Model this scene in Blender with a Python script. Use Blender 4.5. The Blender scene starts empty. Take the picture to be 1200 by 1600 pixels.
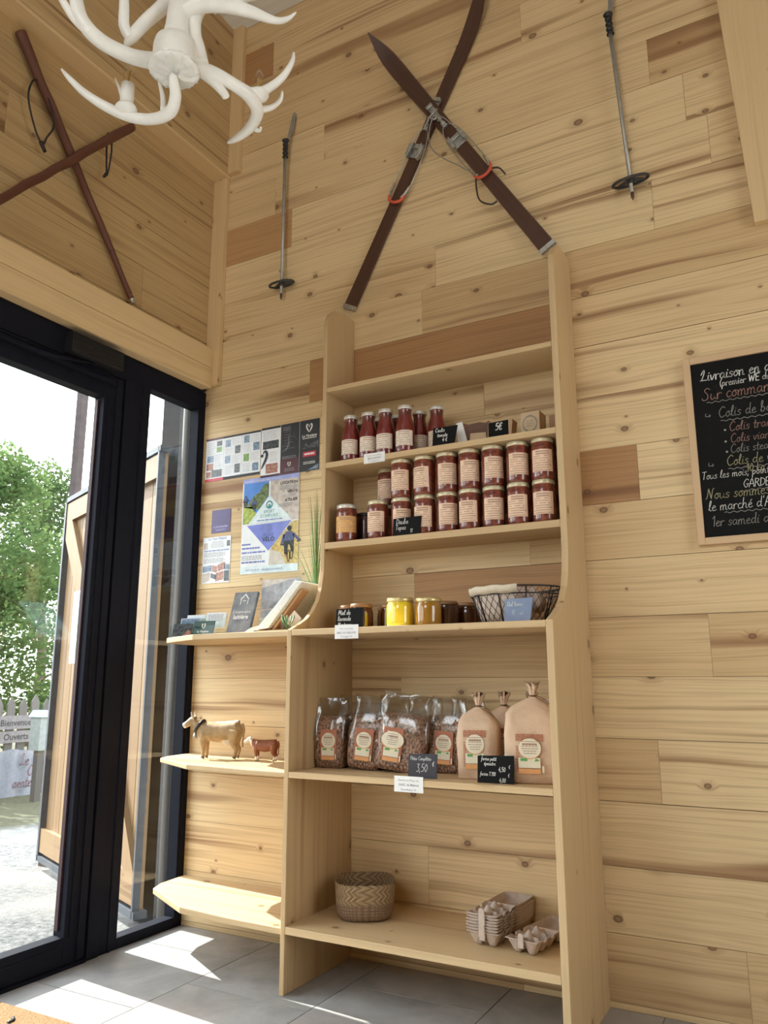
import bpy, math, random
from mathutils import Vector, Matrix
from mathutils import noise as mnoise
PI = math.pi
C = bpy.context.scene.collection
S = bpy.context.scene

# ------------------------------------------------------------------ camera, sky, sun, exposure
CF = Vector((-0.47286153, 0.85610875, 0.20851806))
CR = Vector((0.87514432, 0.48385794, -0.00198033))
CU = Vector((0.10258849, -0.18154697, 0.97801651))
CP = Vector((2.505, -2.735, 1.0))
FPX = 1234.25
cam = bpy.data.cameras.new('camera')
cam.sensor_fit = 'VERTICAL'; cam.sensor_height = 36.0; cam.lens = 36.0 * FPX / 1600.0
cam.clip_start = 0.05; cam.clip_end = 300
co = bpy.data.objects.new('camera', cam); C.objects.link(co)
co.matrix_world = Matrix(((CR.x, CU.x, -CF.x, CP.x), (CR.y, CU.y, -CF.y, CP.y), (CR.z, CU.z, -CF.z, CP.z), (0, 0, 0, 1)))
S.camera = co

w = bpy.data.worlds.new('sky'); S.world = w; w.use_nodes = True
wn = w.node_tree; wn.nodes.clear()
wo = wn.nodes.new('ShaderNodeOutputWorld'); wb = wn.nodes.new('ShaderNodeBackground')
tc = wn.nodes.new('ShaderNodeTexCoord'); sx = wn.nodes.new('ShaderNodeSeparateXYZ'); rp = wn.nodes.new('ShaderNodeValToRGB')
wn.links.new(tc.outputs['Generated'], sx.inputs[0]); wn.links.new(sx.outputs['Z'], rp.inputs[0])
rp.color_ramp.elements[0].position = 0.0; rp.color_ramp.elements[0].color = (1.0, 0.99, 0.97, 1)
rp.color_ramp.elements[1].position = 0.8; rp.color_ramp.elements[1].color = (0.80, 0.89, 1.0, 1)
wn.links.new(rp.outputs[0], wb.inputs[0]); wb.inputs[1].default_value = 2.35
wn.links.new(wb.outputs[0], wo.inputs[0])

sun = bpy.data.lights.new('sun', 'SUN'); sun.energy = 5.6; sun.angle = math.radians(0.55); sun.color = (1.0, 0.97, 0.92)
so = bpy.data.objects.new('sun', sun); C.objects.link(so); so.location = (-6, 1, 6)
so.rotation_euler = Vector((1.0, -0.095, -0.80)).to_track_quat('-Z', 'Y').to_euler()

vs = S.view_settings
S.display_settings.display_device = 'sRGB'
vs.view_transform = 'Standard'; vs.look = 'None'; vs.gamma = 1.0; vs.use_curve_mapping = False
vs.exposure = 1.53
cy = S.cycles
cy.use_denoising = True; cy.max_bounces = 10; cy.diffuse_bounces = 6; cy.glossy_bounces = 4
cy.transparent_max_bounces = 16; cy.transmission_bounces = 6; cy.sample_clamp_indirect = 6.0
cy.caustics_reflective = False; cy.caustics_refractive = False

# ------------------------------------------------------------------ points seen in the photograph, put on a plane of the room
def ray(x, y): return CF * FPX + CR * (x - 600) - CU * (y - 800)
def at_z(x, y, z): d = ray(x, y); return CP + d * ((z - CP.z) / d.z)
def at_y(x, y, Y): d = ray(x, y); return CP + d * ((Y - CP.y) / d.y)
def at_x(x, y, X): d = ray(x, y); return CP + d * ((X - CP.x) / d.x)

# ------------------------------------------------------------------ materials
def nd(nt, typ, **kw):
    n = nt.nodes.new('ShaderNode' + typ)
    for k, v in kw.items():
        if k.startswith('_'): setattr(n, k[1:], v)
        else:
            key = int(k[1:]) if k[0] == 'i' and k[1:].isdigit() else k.replace('__', ' ')
            i = n.inputs[key]
            if isinstance(v, bpy.types.NodeSocket): nt.links.new(v, i)
            else: i.default_value = v
    return n
def mth(nt, op, a, b=None, c=None, clamp=False):
    kw = {'i0': a}
    if b is not None: kw['i1'] = b
    if c is not None: kw['i2'] = c
    return nd(nt, 'Math', _operation=op, _use_clamp=clamp, **kw).outputs[0]
def mixc(nt, f, a, b, mode='MIX'):
    n = nt.nodes.new('ShaderNodeMix'); n.data_type = 'RGBA'; n.blend_type = mode
    for i, v in ((0, f), (6, a), (7, b)):
        if isinstance(v, bpy.types.NodeSocket): nt.links.new(v, n.inputs[i])
        else: n.inputs[i].default_value = v if i == 0 else (v if len(v) == 4 else (*v, 1))
    return n.outputs[2]
def mrange(nt, v, a, b, c=0.0, d=1.0, smooth=False):
    n = nd(nt, 'MapRange', i0=v, i1=a, i2=b, i3=c, i4=d)
    if smooth: n.interpolation_type = 'SMOOTHSTEP'
    return n.outputs[0]
def newmat(name):
    m = bpy.data.materials.new(name); m.use_nodes = True
    nt = m.node_tree; b = nt.nodes['Principled BSDF']
    return m, nt, b
def s2l(c): return tuple((x / 255 / 12.92 if x / 255 <= .04045 else ((x / 255 + .055) / 1.055) ** 2.4) for x in c)
_pl = {}
def plain(name, col, rough=.6, metal=0.0, var=.12, scale=30, bump=0.0, coat=0.0, spec=None):
    """one colour with a little procedural unevenness"""
    if name in _pl: return _pl[name]
    m, nt, b = newmat(name)
    tx = nd(nt, 'TexCoord').outputs['Object']
    n = nd(nt, 'TexNoise', Vector=tx, Scale=scale, Detail=3.0).outputs[0]
    f = mrange(nt, n, .3, .7)
    c = mixc(nt, f, tuple(x * (1 - var) for x in col), tuple(min(1, x * (1 + var)) for x in col))
    nt.links.new(c, b.inputs['Base Color'])
    b.inputs['Roughness'].default_value = rough; b.inputs['Metallic'].default_value = metal
    if spec is not None: b.inputs['Specular IOR Level'].default_value = spec
    if coat: b.inputs['Coat Weight'].default_value = coat; b.inputs['Coat Roughness'].default_value = .08
    if bump:
        bp = nd(nt, 'Bump', Strength=1.0, Distance=bump, Height=n); nt.links.new(bp.outputs[0], b.inputs['Normal'])
    _pl[name] = m
    return m
def wood(name, pale, tan, heart, knot=(.10, .045, .02), rough=.5, amount=1.0, kn=1.0):
    """boards: u runs along the grain in metres, v across; uv map 'tone' holds two random numbers per board"""
    m, nt, b = newmat(name)
    uv = nd(nt, 'UVMap', _uv_map='UVMap').outputs[0]; tone = nd(nt, 'UVMap', _uv_map='tone').outputs[0]
    sp = nd(nt, 'SeparateXYZ', i0=uv); u, v = sp.outputs[0], sp.outputs[1]
    st = nd(nt, 'SeparateXYZ', i0=tone); r1, r2 = st.outputs[0], st.outputs[1]
    def P(su, sv, dv=None):
        vv = mth(nt, 'MULTIPLY', v if dv is None else dv, sv)
        return nd(nt, 'CombineXYZ', i0=mth(nt, 'MULTIPLY', u, su), i1=vv, i2=mth(nt, 'MULTIPLY', r1, 37.0)).outputs[0]
    # knots
    vo = nd(nt, 'TexVoronoi', Vector=P(4.6, 6.4), Scale=1.0, Randomness=1.0, _feature='F1', _voronoi_dimensions='2D')
    dk = vo.outputs['Distance']; ck = nd(nt, 'SeparateColor', i0=vo.outputs['Color'])
    gate = mth(nt, 'GREATER_THAN', ck.outputs[0], 1 - .40 * kn)
    rad = mth(nt, 'MULTIPLY_ADD', mth(nt, 'POWER', ck.outputs[1], 1.6), .052, .016)
    q = mth(nt, 'DIVIDE', dk, rad)
    km = mth(nt, 'MULTIPLY', mrange(nt, q, 1.25, .55, smooth=True), gate)
    kedge = mth(nt, 'MULTIPLY', mth(nt, 'MULTIPLY', mrange(nt, q, .55, .95, smooth=True), mrange(nt, q, 1.5, .95, smooth=True)), gate)
    halo = mth(nt, 'MULTIPLY', mrange(nt, q, 4.2, .8, smooth=True), gate)
    # flowing grain
    n1 = nd(nt, 'TexNoise', Vector=P(1.3, 4.5), Scale=1.0, Detail=2.0).outputs[0]
    warp = mth(nt, 'MULTIPLY_ADD', n1, .05, -.025)
    v1 = mth(nt, 'ADD', v, warp)
    v2 = mth(nt, 'MULTIPLY_ADD', halo, .016, v1)
    g1 = nd(nt, 'TexNoise', Vector=P(.5, 27, v2), Scale=1.0, Detail=2.5, Roughness=.55).outputs[0]
    quiet = mrange(nt, nd(nt, 'TexNoise', Vector=P(.45, 5.5, v1), Scale=1.0, Detail=1.0).outputs[0], .42, .62, .12, 1.0, smooth=True)
    g2 = nd(nt, 'TexNoise', Vector=P(2.2, 160, v2), Scale=1.0, Detail=2.0).outputs[0]
    big = nd(nt, 'TexNoise', Vector=P(.5, 7.5, v1), Scale=1.0, Detail=1.0).outputs[0]
    base = mixc(nt, r1, pale, tan)
    line = mrange(nt, g1, .52, .72, smooth=True)
    c = mixc(nt, mth(nt, 'MULTIPLY', mth(nt, 'MULTIPLY', line, quiet), .66 * amount), base, heart)
    c = mixc(nt, mth(nt, 'MULTIPLY', mrange(nt, g2, .45, .75), .28 * amount), c, heart)
    hw = mth(nt, 'MULTIPLY', mrange(nt, big, .60, .70, smooth=True), mrange(nt, r2, .3, .8))
    hw2 = mth(nt, 'MULTIPLY', hw, mth(nt, 'MULTIPLY_ADD', g1, 1.1, .1))
    c = mixc(nt, mth(nt, 'MULTIPLY', hw2, .95 * amount, clamp=True), c, heart)
    c = mixc(nt, mth(nt, 'MULTIPLY', halo, .30), c, heart)
    c = mixc(nt, mth(nt, 'MULTIPLY', km, .72), c, tuple(x * 2.2 for x in knot))
    c = mixc(nt, mth(nt, 'MULTIPLY', kedge, .8), c, knot)
    nt.links.new(c, b.inputs['Base Color'])
    b.inputs['Roughness'].default_value = rough; b.inputs['Specular IOR Level'].default_value = .35
    bp = nd(nt, 'Bump', Strength=.25, Distance=.001, Height=g2); nt.links.new(bp.outputs[0], b.inputs['Normal'])
    return m
def glassy(name, tint=(.93, .96, .95), gloss=1.0, rough=0.0):
    m = bpy.data.materials.new(name); m.use_nodes = True; nt = m.node_tree; nt.nodes.clear()
    o = nt.nodes.new('ShaderNodeOutputMaterial')
    t = nd(nt, 'BsdfTransparent', Color=(*tint, 1)); g = nd(nt, 'BsdfGlossy', Color=(1, 1, 1, 1), Roughness=rough)
    fr = mth(nt, 'MULTIPLY', nd(nt, 'Fresnel', IOR=1.5).outputs[0], mth(nt, 'SUBTRACT', 1.0, nt.nodes.new('ShaderNodeNewGeometry').outputs['Backfacing']))
    mx = nd(nt, 'MixShader', i0=mth(nt, 'MULTIPLY', fr, gloss, clamp=True), i1=t.outputs[0], i2=g.outputs[0])
    nt.links.new(mx.outputs[0], o.inputs[0]); return m

M_WALL = wood('pine_cladding', (.75, .575, .335), (.60, .42, .22), (.23, .10, .036), amount=1.25, kn=1.2)
M_HEART = wood('pine_heartwood_board', (.52, .31, .145), (.40, .21, .09), (.15, .06, .022), amount=1.2, kn=1.3)
M_LEFT = wood('pine_cladding_dimmed', (.54, .38, .19), (.42, .28, .13), (.17, .078, .028), amount=1.25, kn=1.2)  # cladding colour darkened to stand for dimmer light on the left wall
M_CASE = wood('pine_glued_board', (.60, .435, .245), (.51, .355, .19), (.29, .15, .06), amount=.75, kn=.8)  # wood colour lowered to deepen the shade inside the shelf recesses
M_TRIM = wood('pine_trim', (.66, .48, .265), (.60, .42, .22), (.35, .19, .08), amount=.6, kn=.35)
M_CEIL = wood('whitewashed_boards', (.70, .68, .64), (.64, .62, .58), (.50, .46, .41), knot=(.3, .27, .22), amount=.6, kn=.3)
M_BARN = wood('larch_shutter_boards', (.235, .150, .078), (.18, .108, .052), (.11, .052, .022), amount=.8, kn=.5)
M_GREYWOOD = wood('weathered_wood', (.11, .10, .09), (.08, .073, .066), (.05, .044, .04), amount=.8, kn=.4)
M_SKI = wood('stained_ski_wood', (.085, .036, .021), (.068, .028, .017), (.022, .010, .008), knot=(.02, .01, .008), rough=.42, kn=0)
M_STICK = wood('peeled_stick_bark', (.125, .045, .026), (.095, .033, .02), (.035, .014, .010), knot=(.03, .015, .01), rough=.5, kn=1.0)
M_FRAME = plain('anthracite_frame', (.008, .009, .016), .6, .0, .1, spec=.10)
M_BLACK = plain('black_plastic', (.012, .012, .014), .45)
M_GAP = plain('dark_gap', (.03, .02, .012), .9)
M_GLASS = glassy('door_glass', (.95, .97, .96), 1.0)
M_CLEAR = glassy('clear_acrylic', (.95, .97, .97), .35)
M_FILM = glassy('crinkled_film', (.86, .85, .83), 2.6, .14)
M_WHITE = plain('white_gypsum', (.90, .90, .88), .32, var=.05, scale=22, bump=.0015)
M_CARD = plain('white_card', (.80, .80, .80), .6, var=.03)
M_PAPER = plain('white_paper', (.78, .80, .84), .5, var=.04)
M_SLATE = plain('chalkboard_black', (.006, .006, .0065), .6, spec=.12)
M_CHALK = plain('chalk_white', (.80, .80, .78), .9)
M_CHALKD = plain('chalk_grey', (.34, .33, .30), .9)
M_CHALKR = plain('chalk_pink', (.42, .24, .19), .9)
M_CHALKY = plain('chalk_yellow', (.45, .42, .24), .9)
M_INK = plain('print_black', (.02, .02, .025), .6)
M_INKG = plain('print_grey', (.28, .28, .30), .6)
M_INKB = plain('print_blue', (.16, .20, .50), .6)
M_STEEL = plain('worn_steel', (.42, .42, .40), .38, .9, .25, 60)
M_ALU = plain('grey_pole_metal', (.40, .40, .38), .4, .7, .15)
M_RED = plain('red_rubber', (.62, .09, .045), .5)
M_GOLD = plain('gold_lid', (.62, .50, .25), .35, .6, .1)
# ------------------------------------------------------------------ mesh builder and object helpers
R = random.Random(7)
class MB:
    def __init__(s, o=(0, 0, 0)):
        s.o = Vector(o); s.v = []; s.f = []; s.m = []; s.uv = []; s.t = []; s.sm = []
    def add(s, pts, faces, mat=0, uvs=None, tone=None, smooth=False):
        b = len(s.v); s.v += [Vector(p) - s.o for p in pts]
        t = tone or (.4, .2)
        for i, f in enumerate(faces):
            s.f.append([b + k for k in f]); s.m.append(mat); s.t.append(t); s.sm.append(smooth)
            s.uv.append(uvs[i] if uvs else [(0, 0)] * len(f))
    def box(s, x0, x1, y0, y1, z0, z1, mat=0, grain=0, tone=None, off=None):
        p = [(x, y, z) for z in (z0, z1) for y in (y0, y1) for x in (x0, x1)]
        F = [(0, 2, 3, 1), (4, 5, 7, 6), (0, 1, 5, 4), (2, 6, 7, 3), (0, 4, 6, 2), (1, 3, 7, 5)]
        ax = [2, 2, 1, 1, 0, 0]
        tone = tone or (R.random(), R.random()); off = off or (R.random() * 40, R.random() * 40)
        s.add(p, F, mat, [s.guv([p[k] for k in f], a, grain, off) for f, a in zip(F, ax)], tone)
    @staticmethod
    def guv(pts, normal, grain, off):
        if normal == grain: a, b = [k for k in range(3) if k != grain]; return [(p[a] * .25 + off[0], p[b] + off[1]) for p in pts]
        b = 3 - normal - grain
        return [(p[grain] + off[0], p[b] + off[1]) for p in pts]
    def prism(s, poly, axis, a0, a1, mat=0, grain=0, tone=None, off=None):
        """poly: 2-d outline on the two other axes (in order), swept along axis"""
        oth = [k for k in range(3) if k != axis]
        def P(q, a): r = [0, 0, 0]; r[oth[0]], r[oth[1]] = q; r[axis] = a; return tuple(r)
        n = len(poly); pts = [P(q, a0) for q in poly] + [P(q, a1) for q in poly]
        F = [tuple(range(n))[::-1], tuple(range(n, 2 * n))] + [(i, (i + 1) % n, n + (i + 1) % n, n + i) for i in range(n)]
        tone = tone or (R.random(), R.random()); off = off or (R.random() * 40, R.random() * 40)
        uv = []
        for i, f in enumerate(F):
            q = [pts[k] for k in f]
            nrm = axis if i < 2 else (oth[1] if abs(q[1][oth[0]] - q[0][oth[0]]) > abs(q[1][oth[1]] - q[0][oth[1]]) else oth[0])
            uv.append(s.guv(q, nrm, grain, off))
        s.add(pts, F, mat, uv, tone)
    def rings(s, rs, mat=0, cap0=True, cap1=True, smooth=True, tone=None, closed=False):
        """loft through rings of equal length"""
        n = len(rs[0]); pts = [p for r in rs for p in r]; F = []; U = []
        u0 = R.random() * 20
        L = [0.0]
        for a, b in zip(rs, rs[1:]): L.append(L[-1] + (Vector(a[0]) - Vector(b[0])).length)
        cir = sum((Vector(rs[0][i]) - Vector(rs[0][(i + 1) % n])).length for i in range(n))
        for k in range(len(rs) - 1):
            for i in range(n):
                j = (i + 1) % n
                F.append((k * n + i, k * n + j, (k + 1) * n + j, (k + 1) * n + i))
                U.append([(L[k] + u0, cir * i / n), (L[k] + u0, cir * (i + 1) / n), (L[k + 1] + u0, cir * (i + 1) / n), (L[k + 1] + u0, cir * i / n)])
        if cap0: F.append(tuple(range(n))[::-1]); U.append([(u0 + p[0] % 1 * .1, p[1]) for p in rs[0]][::-1])
        if cap1: F.append(tuple(range((len(rs) - 1) * n, len(rs) * n))); U.append([(u0 + p[0] % 1 * .1, p[1]) for p in rs[-1]])
        s.add(pts, F, mat, U, tone, smooth)
    def lathe(s, prof, c=(0, 0, 0), n=24, mat=0, cap0=True, cap1=True, se=2.0, sx=1.0, sy=1.0, rot=0.0):
        """prof: (radius, z); se = super-ellipse power"""
        rs = []
        for r, z in prof:
            ring = []
            for i in range(n):
                a = 2 * PI * i / n; ca, sa = math.cos(a), math.sin(a)
                x = abs(ca) ** (2 / se) * (1 if ca >= 0 else -1) * r * sx; y = abs(sa) ** (2 / se) * (1 if sa >= 0 else -1) * r * sy
                ring.append((c[0] + x * math.cos(rot) - y * math.sin(rot), c[1] + x * math.sin(rot) + y * math.cos(rot), c[2] + z))
            rs.append(ring)
        s.rings(rs, mat, cap0, cap1)
    def tube(s, pts, rad, n=10, mat=0, sub=0, closed=False, flat=1.0, tone=None):
        pts = [Vector(p) for p in pts]
        rad = list(rad) if hasattr(rad, '__len__') else [rad] * len(pts)
        if sub: pts, rad = smooth_path(pts, rad, sub, closed)
        m = len(pts); rs = []; up = None
        for i in range(m):
            a = pts[i - 1] if (i or closed) else pts[i]; b = pts[(i + 1) % m] if (i < m - 1 or closed) else pts[i]
            t = (b - a).normalized()
            if up is None: up = t.orthogonal().normalized() if abs(t.y) > .9 else (Vector((0, 1, 0)) - t * t.y).normalized()
            else: up = (up - t * up.dot(t)).normalized()
            sd = t.cross(up)
            rs.append([pts[i] + (up * math.cos(2 * PI * k / n) * flat + sd * math.sin(2 * PI * k / n)) * rad[i] for k in range(n)])
        if closed: rs.append(rs[0])
        s.rings(rs, mat, not closed, not closed, tone=tone)
    def ball(s, c, r, mat=0, n=14, sc=(1, 1, 1), m=8):
        prof = [(math.sin(PI * k / m) * r, -math.cos(PI * k / m) * r) for k in range(m + 1)]
        prof[0] = (1e-5, -r); prof[-1] = (1e-5, r)
        rs = [[(c[0] + math.cos(2 * PI * i / n) * q * sc[0], c[1] + math.sin(2 * PI * i / n) * q * sc[1], c[2] + z * sc[2]) for i in range(n)] for q, z in prof]
        s.rings(rs, mat)
    def mesh(s, name):
        me = bpy.data.meshes.new(name); me.from_pydata([tuple(p) for p in s.v], [], s.f)
        u = me.uv_layers.new(name='UVMap'); t = me.uv_layers.new(name='tone')
        i = 0; ud = []; td = []
        for f, q, tt in zip(s.f, s.uv, s.t):
            for k in range(len(f)): ud += q[k]; td += tt
        u.data.foreach_set('uv', ud); t.data.foreach_set('uv', td)
        me.polygons.foreach_set('material_index', s.m); me.polygons.foreach_set('use_smooth', s.sm)
        me.update(); return me
    def build(s, name, mats, parent=None, loc=None, bevel=0.0, solid=0.0, kind=None):
        me = s.mesh(name); mats = mats if isinstance(mats, (list, tuple)) else [mats]
        for m in mats: me.materials.append(m)
        o = bpy.data.objects.new(name, me); C.objects.link(o)
        if parent is not None:
            o.parent = parent; o.location = s.o - PO[parent.name] if s.o.length > 1e-9 and PO.get(parent.name) is not None else (0, 0, 0)
        else: o.location = s.o; PO[o.name] = s.o.copy()
        if loc is not None: o.location = loc
        if bevel:
            md = o.modifiers.new('bevel', 'BEVEL'); md.width = bevel; md.segments = 2; md.limit_method = 'ANGLE'; md.angle_limit = math.radians(50)
        if solid: md = o.modifiers.new('solid', 'SOLIDIFY'); md.thickness = solid; md.offset = 0
        if kind: o['kind'] = kind
        return o
PO = {}     # world place of every root's own origin, for parts built in world coordinates
def smooth_path(p, r, sub, closed=False):
    n = len(p); P = []; Q = []
    def g(i): return p[i % n] if closed else p[max(0, min(n - 1, i))]
    for i in range(n if closed else n - 1):
        a, b, c, d = g(i - 1), g(i), g(i + 1), g(i + 2); ra, rb = r[i], r[(i + 1) % n]
        for k in range(sub):
            t = k / sub
            P.append(.5 * (2 * b + (c - a) * t + (2 * a - 5 * b + 4 * c - d) * t * t + (3 * b - a - 3 * c + d) * t ** 3)); Q.append(ra + (rb - ra) * t)
    if not closed: P.append(p[-1]); Q.append(r[-1])
    return P, Q
def tag(o, label=None, cat=None, group=None, kind=None):
    if label: o['label'] = label
    if cat: o['category'] = cat
    if group: o['group'] = group
    if kind: o['kind'] = kind
    return o
def thing(name, label, cat, loc=(0, 0, 0), group=None, rotz=0.0, rx=0.0, kind=None, ry=0.0):
    o = bpy.data.objects.new(name, None); C.objects.link(o); o.empty_display_size = .05
    o.location = loc; o.rotation_euler = (rx, ry, rotz); PO[o.name] = Vector(loc)
    return tag(o, label, cat, group, kind)
def dup(root, label=None, loc=None, rotz=None, group=None, scale=None):
    r = root.copy(); C.objects.link(r)
    if loc is not None: r.location = loc
    if rotz is not None: r.rotation_euler = (r.rotation_euler.x, r.rotation_euler.y, rotz)
    if scale is not None: r.scale = scale
    if label: r['label'] = label
    if group: r['group'] = group
    def kids(a, b):
        for ch in list(a.children):
            c = ch.copy(); C.objects.link(c); c.parent = b; c.matrix_parent_inverse = ch.matrix_parent_inverse.copy(); kids(ch, c)
    kids(root, r)
    return r
class Sheet:
    """flat artwork: u to the right, v up, on a plane; layers lift each patch a hair's breadth"""
    def __init__(s, o, u=(1, 0, 0), v=(0, 0, 1), n=(0, -1, 0), w=1.0, h=1.0):
        s.o, s.u, s.v, s.n = Vector(o), Vector(u).normalized(), Vector(v).normalized(), Vector(n).normalized(); s.w, s.h = w, h
    def pt(s, a, b, c=0.0): return s.o + s.u * (a * s.w) + s.v * (b * s.h) + s.n * c
    def poly(s, mb, pts, layer, mat):
        mb.add([s.pt(a, b, layer * .0005) for a, b in pts], [tuple(range(len(pts)))], mat)
    def rect(s, mb, a0, b0, a1, b1, layer, mat): s.poly(mb, [(a0, b0), (a1, b0), (a1, b1), (a0, b1)], layer, mat)
    def disc(s, mb, a, b, r, layer, mat, n=20, ra=None):
        ra = ra or r * s.h / s.w
        s.poly(mb, [(a + math.cos(2 * PI * i / n) * ra, b + math.sin(2 * PI * i / n) * r) for i in range(n)], layer, mat)
    def ring(s, mb, a, b, r0, r1, layer, mat, n=24, a0=0.0, a1=2 * PI):
        k = s.h / s.w
        for i in range(n):
            t, q = a0 + (a1 - a0) * i / n, a0 + (a1 - a0) * (i + 1) / n
            s.poly(mb, [(a + math.cos(t) * r0 * k, b + math.sin(t) * r0), (a + math.cos(t) * r1 * k, b + math.sin(t) * r1), (a + math.cos(q) * r1 * k, b + math.sin(q) * r1), (a + math.cos(q) * r0 * k, b + math.sin(q) * r0)], layer, mat)
    def slab(s, mb, th, mat):
        p = [s.pt(a, b, c) for c in (0, -th) for a, b in ((0, 0), (1, 0), (1, 1), (0, 1))]
        mb.add(p, [(0, 1, 2, 3), (7, 6, 5, 4), (0, 4, 5, 1), (1, 5, 6, 2), (2, 6, 7, 3), (3, 7, 4, 0)], mat)
    def lines(s, mb, a0, a1, b0, b1, n, layer, mat, rag=.25, th=.45, seed=1, center=False):
        """rows of print too small to read"""
        q = random.Random(seed); dy = (b1 - b0) / n
        for i in range(n):
            y = b1 - dy * (i + .5); e = a1 - (a1 - a0) * rag * q.random(); x = a0
            if center: k = (a1 - e) / 2; x, e = a0 + k, a1 - k
            while x < e:
                x2 = min(e, x + (a1 - a0) * (.06 + .16 * q.random()))
                s.rect(mb, x, y - dy * th / 2, x2, y + dy * th / 2, layer, mat); x = x2 + (a1 - a0) * .025
    def text(s, mb, txt, a, b, size, layer, mat, align='LEFT', bold=0.0):
        """printed letters; size in metres"""
        cu = bpy.data.curves.new('t', 'FONT'); cu.body = txt; cu.size = size; cu.align_x = align; cu.offset = bold * size; cu.resolution_u = 2
        ob = bpy.data.objects.new('t', cu); C.objects.link(ob)
        dg = bpy.context.evaluated_depsgraph_get(); me = ob.evaluated_get(dg).to_mesh()
        o = s.pt(a, b, layer * .0005)
        mb.add([o + s.u * p.co.x + s.v * p.co.y for p in me.vertices], [tuple(f.vertices) for f in me.polygons], mat)
        ob.evaluated_get(dg).to_mesh_clear(); bpy.data.objects.remove(ob); bpy.data.curves.remove(cu)
    def script(s, mb, txt, a, b, size, layer, mat, wt=.07, slant=.12, track=1.0):
        """handwritten letters drawn as chalk strokes; size = cap height in metres"""
        o = s.pt(a, b, layer * .0005); x = 0.0
        for ch in txt:
            if ch == ' ': x += .32; continue
            g = GL.get(ch) or GL['o']
            adv, strokes = g
            for st in strokes:
                p = [Vector((x + q[0] + slant * q[1], q[1], 0)) for q in st]
                if len(p) > 2: p, _ = smooth_path(p, [0] * len(p), 4)
                for i in range(len(p) - 1):
                    d = (p[i + 1] - p[i])
                    if d.length < 1e-5: continue
                    d.normalize(); k = Vector((-d.y, d.x, 0)) * wt / 2; e = d * wt * .25
                    q4 = [p[i] - e + k, p[i] - e - k, p[i + 1] + e - k, p[i + 1] + e + k]
                    mb.add([o + s.u * (w_.x * size) + s.v * (w_.y * size) for w_ in q4], [(0, 1, 2, 3)], mat)
            x += adv * track
        return x * size
def _g(t):
    d = {}
    for ln in t.strip().split('\n'):
        ch, adv, rest = ln[0], *ln[2:].split(' ', 1)
        d[ch] = (float(adv), [[tuple(map(float, q.split(','))) for q in st.split()] for st in rest.split('|')])
    return d
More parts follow.
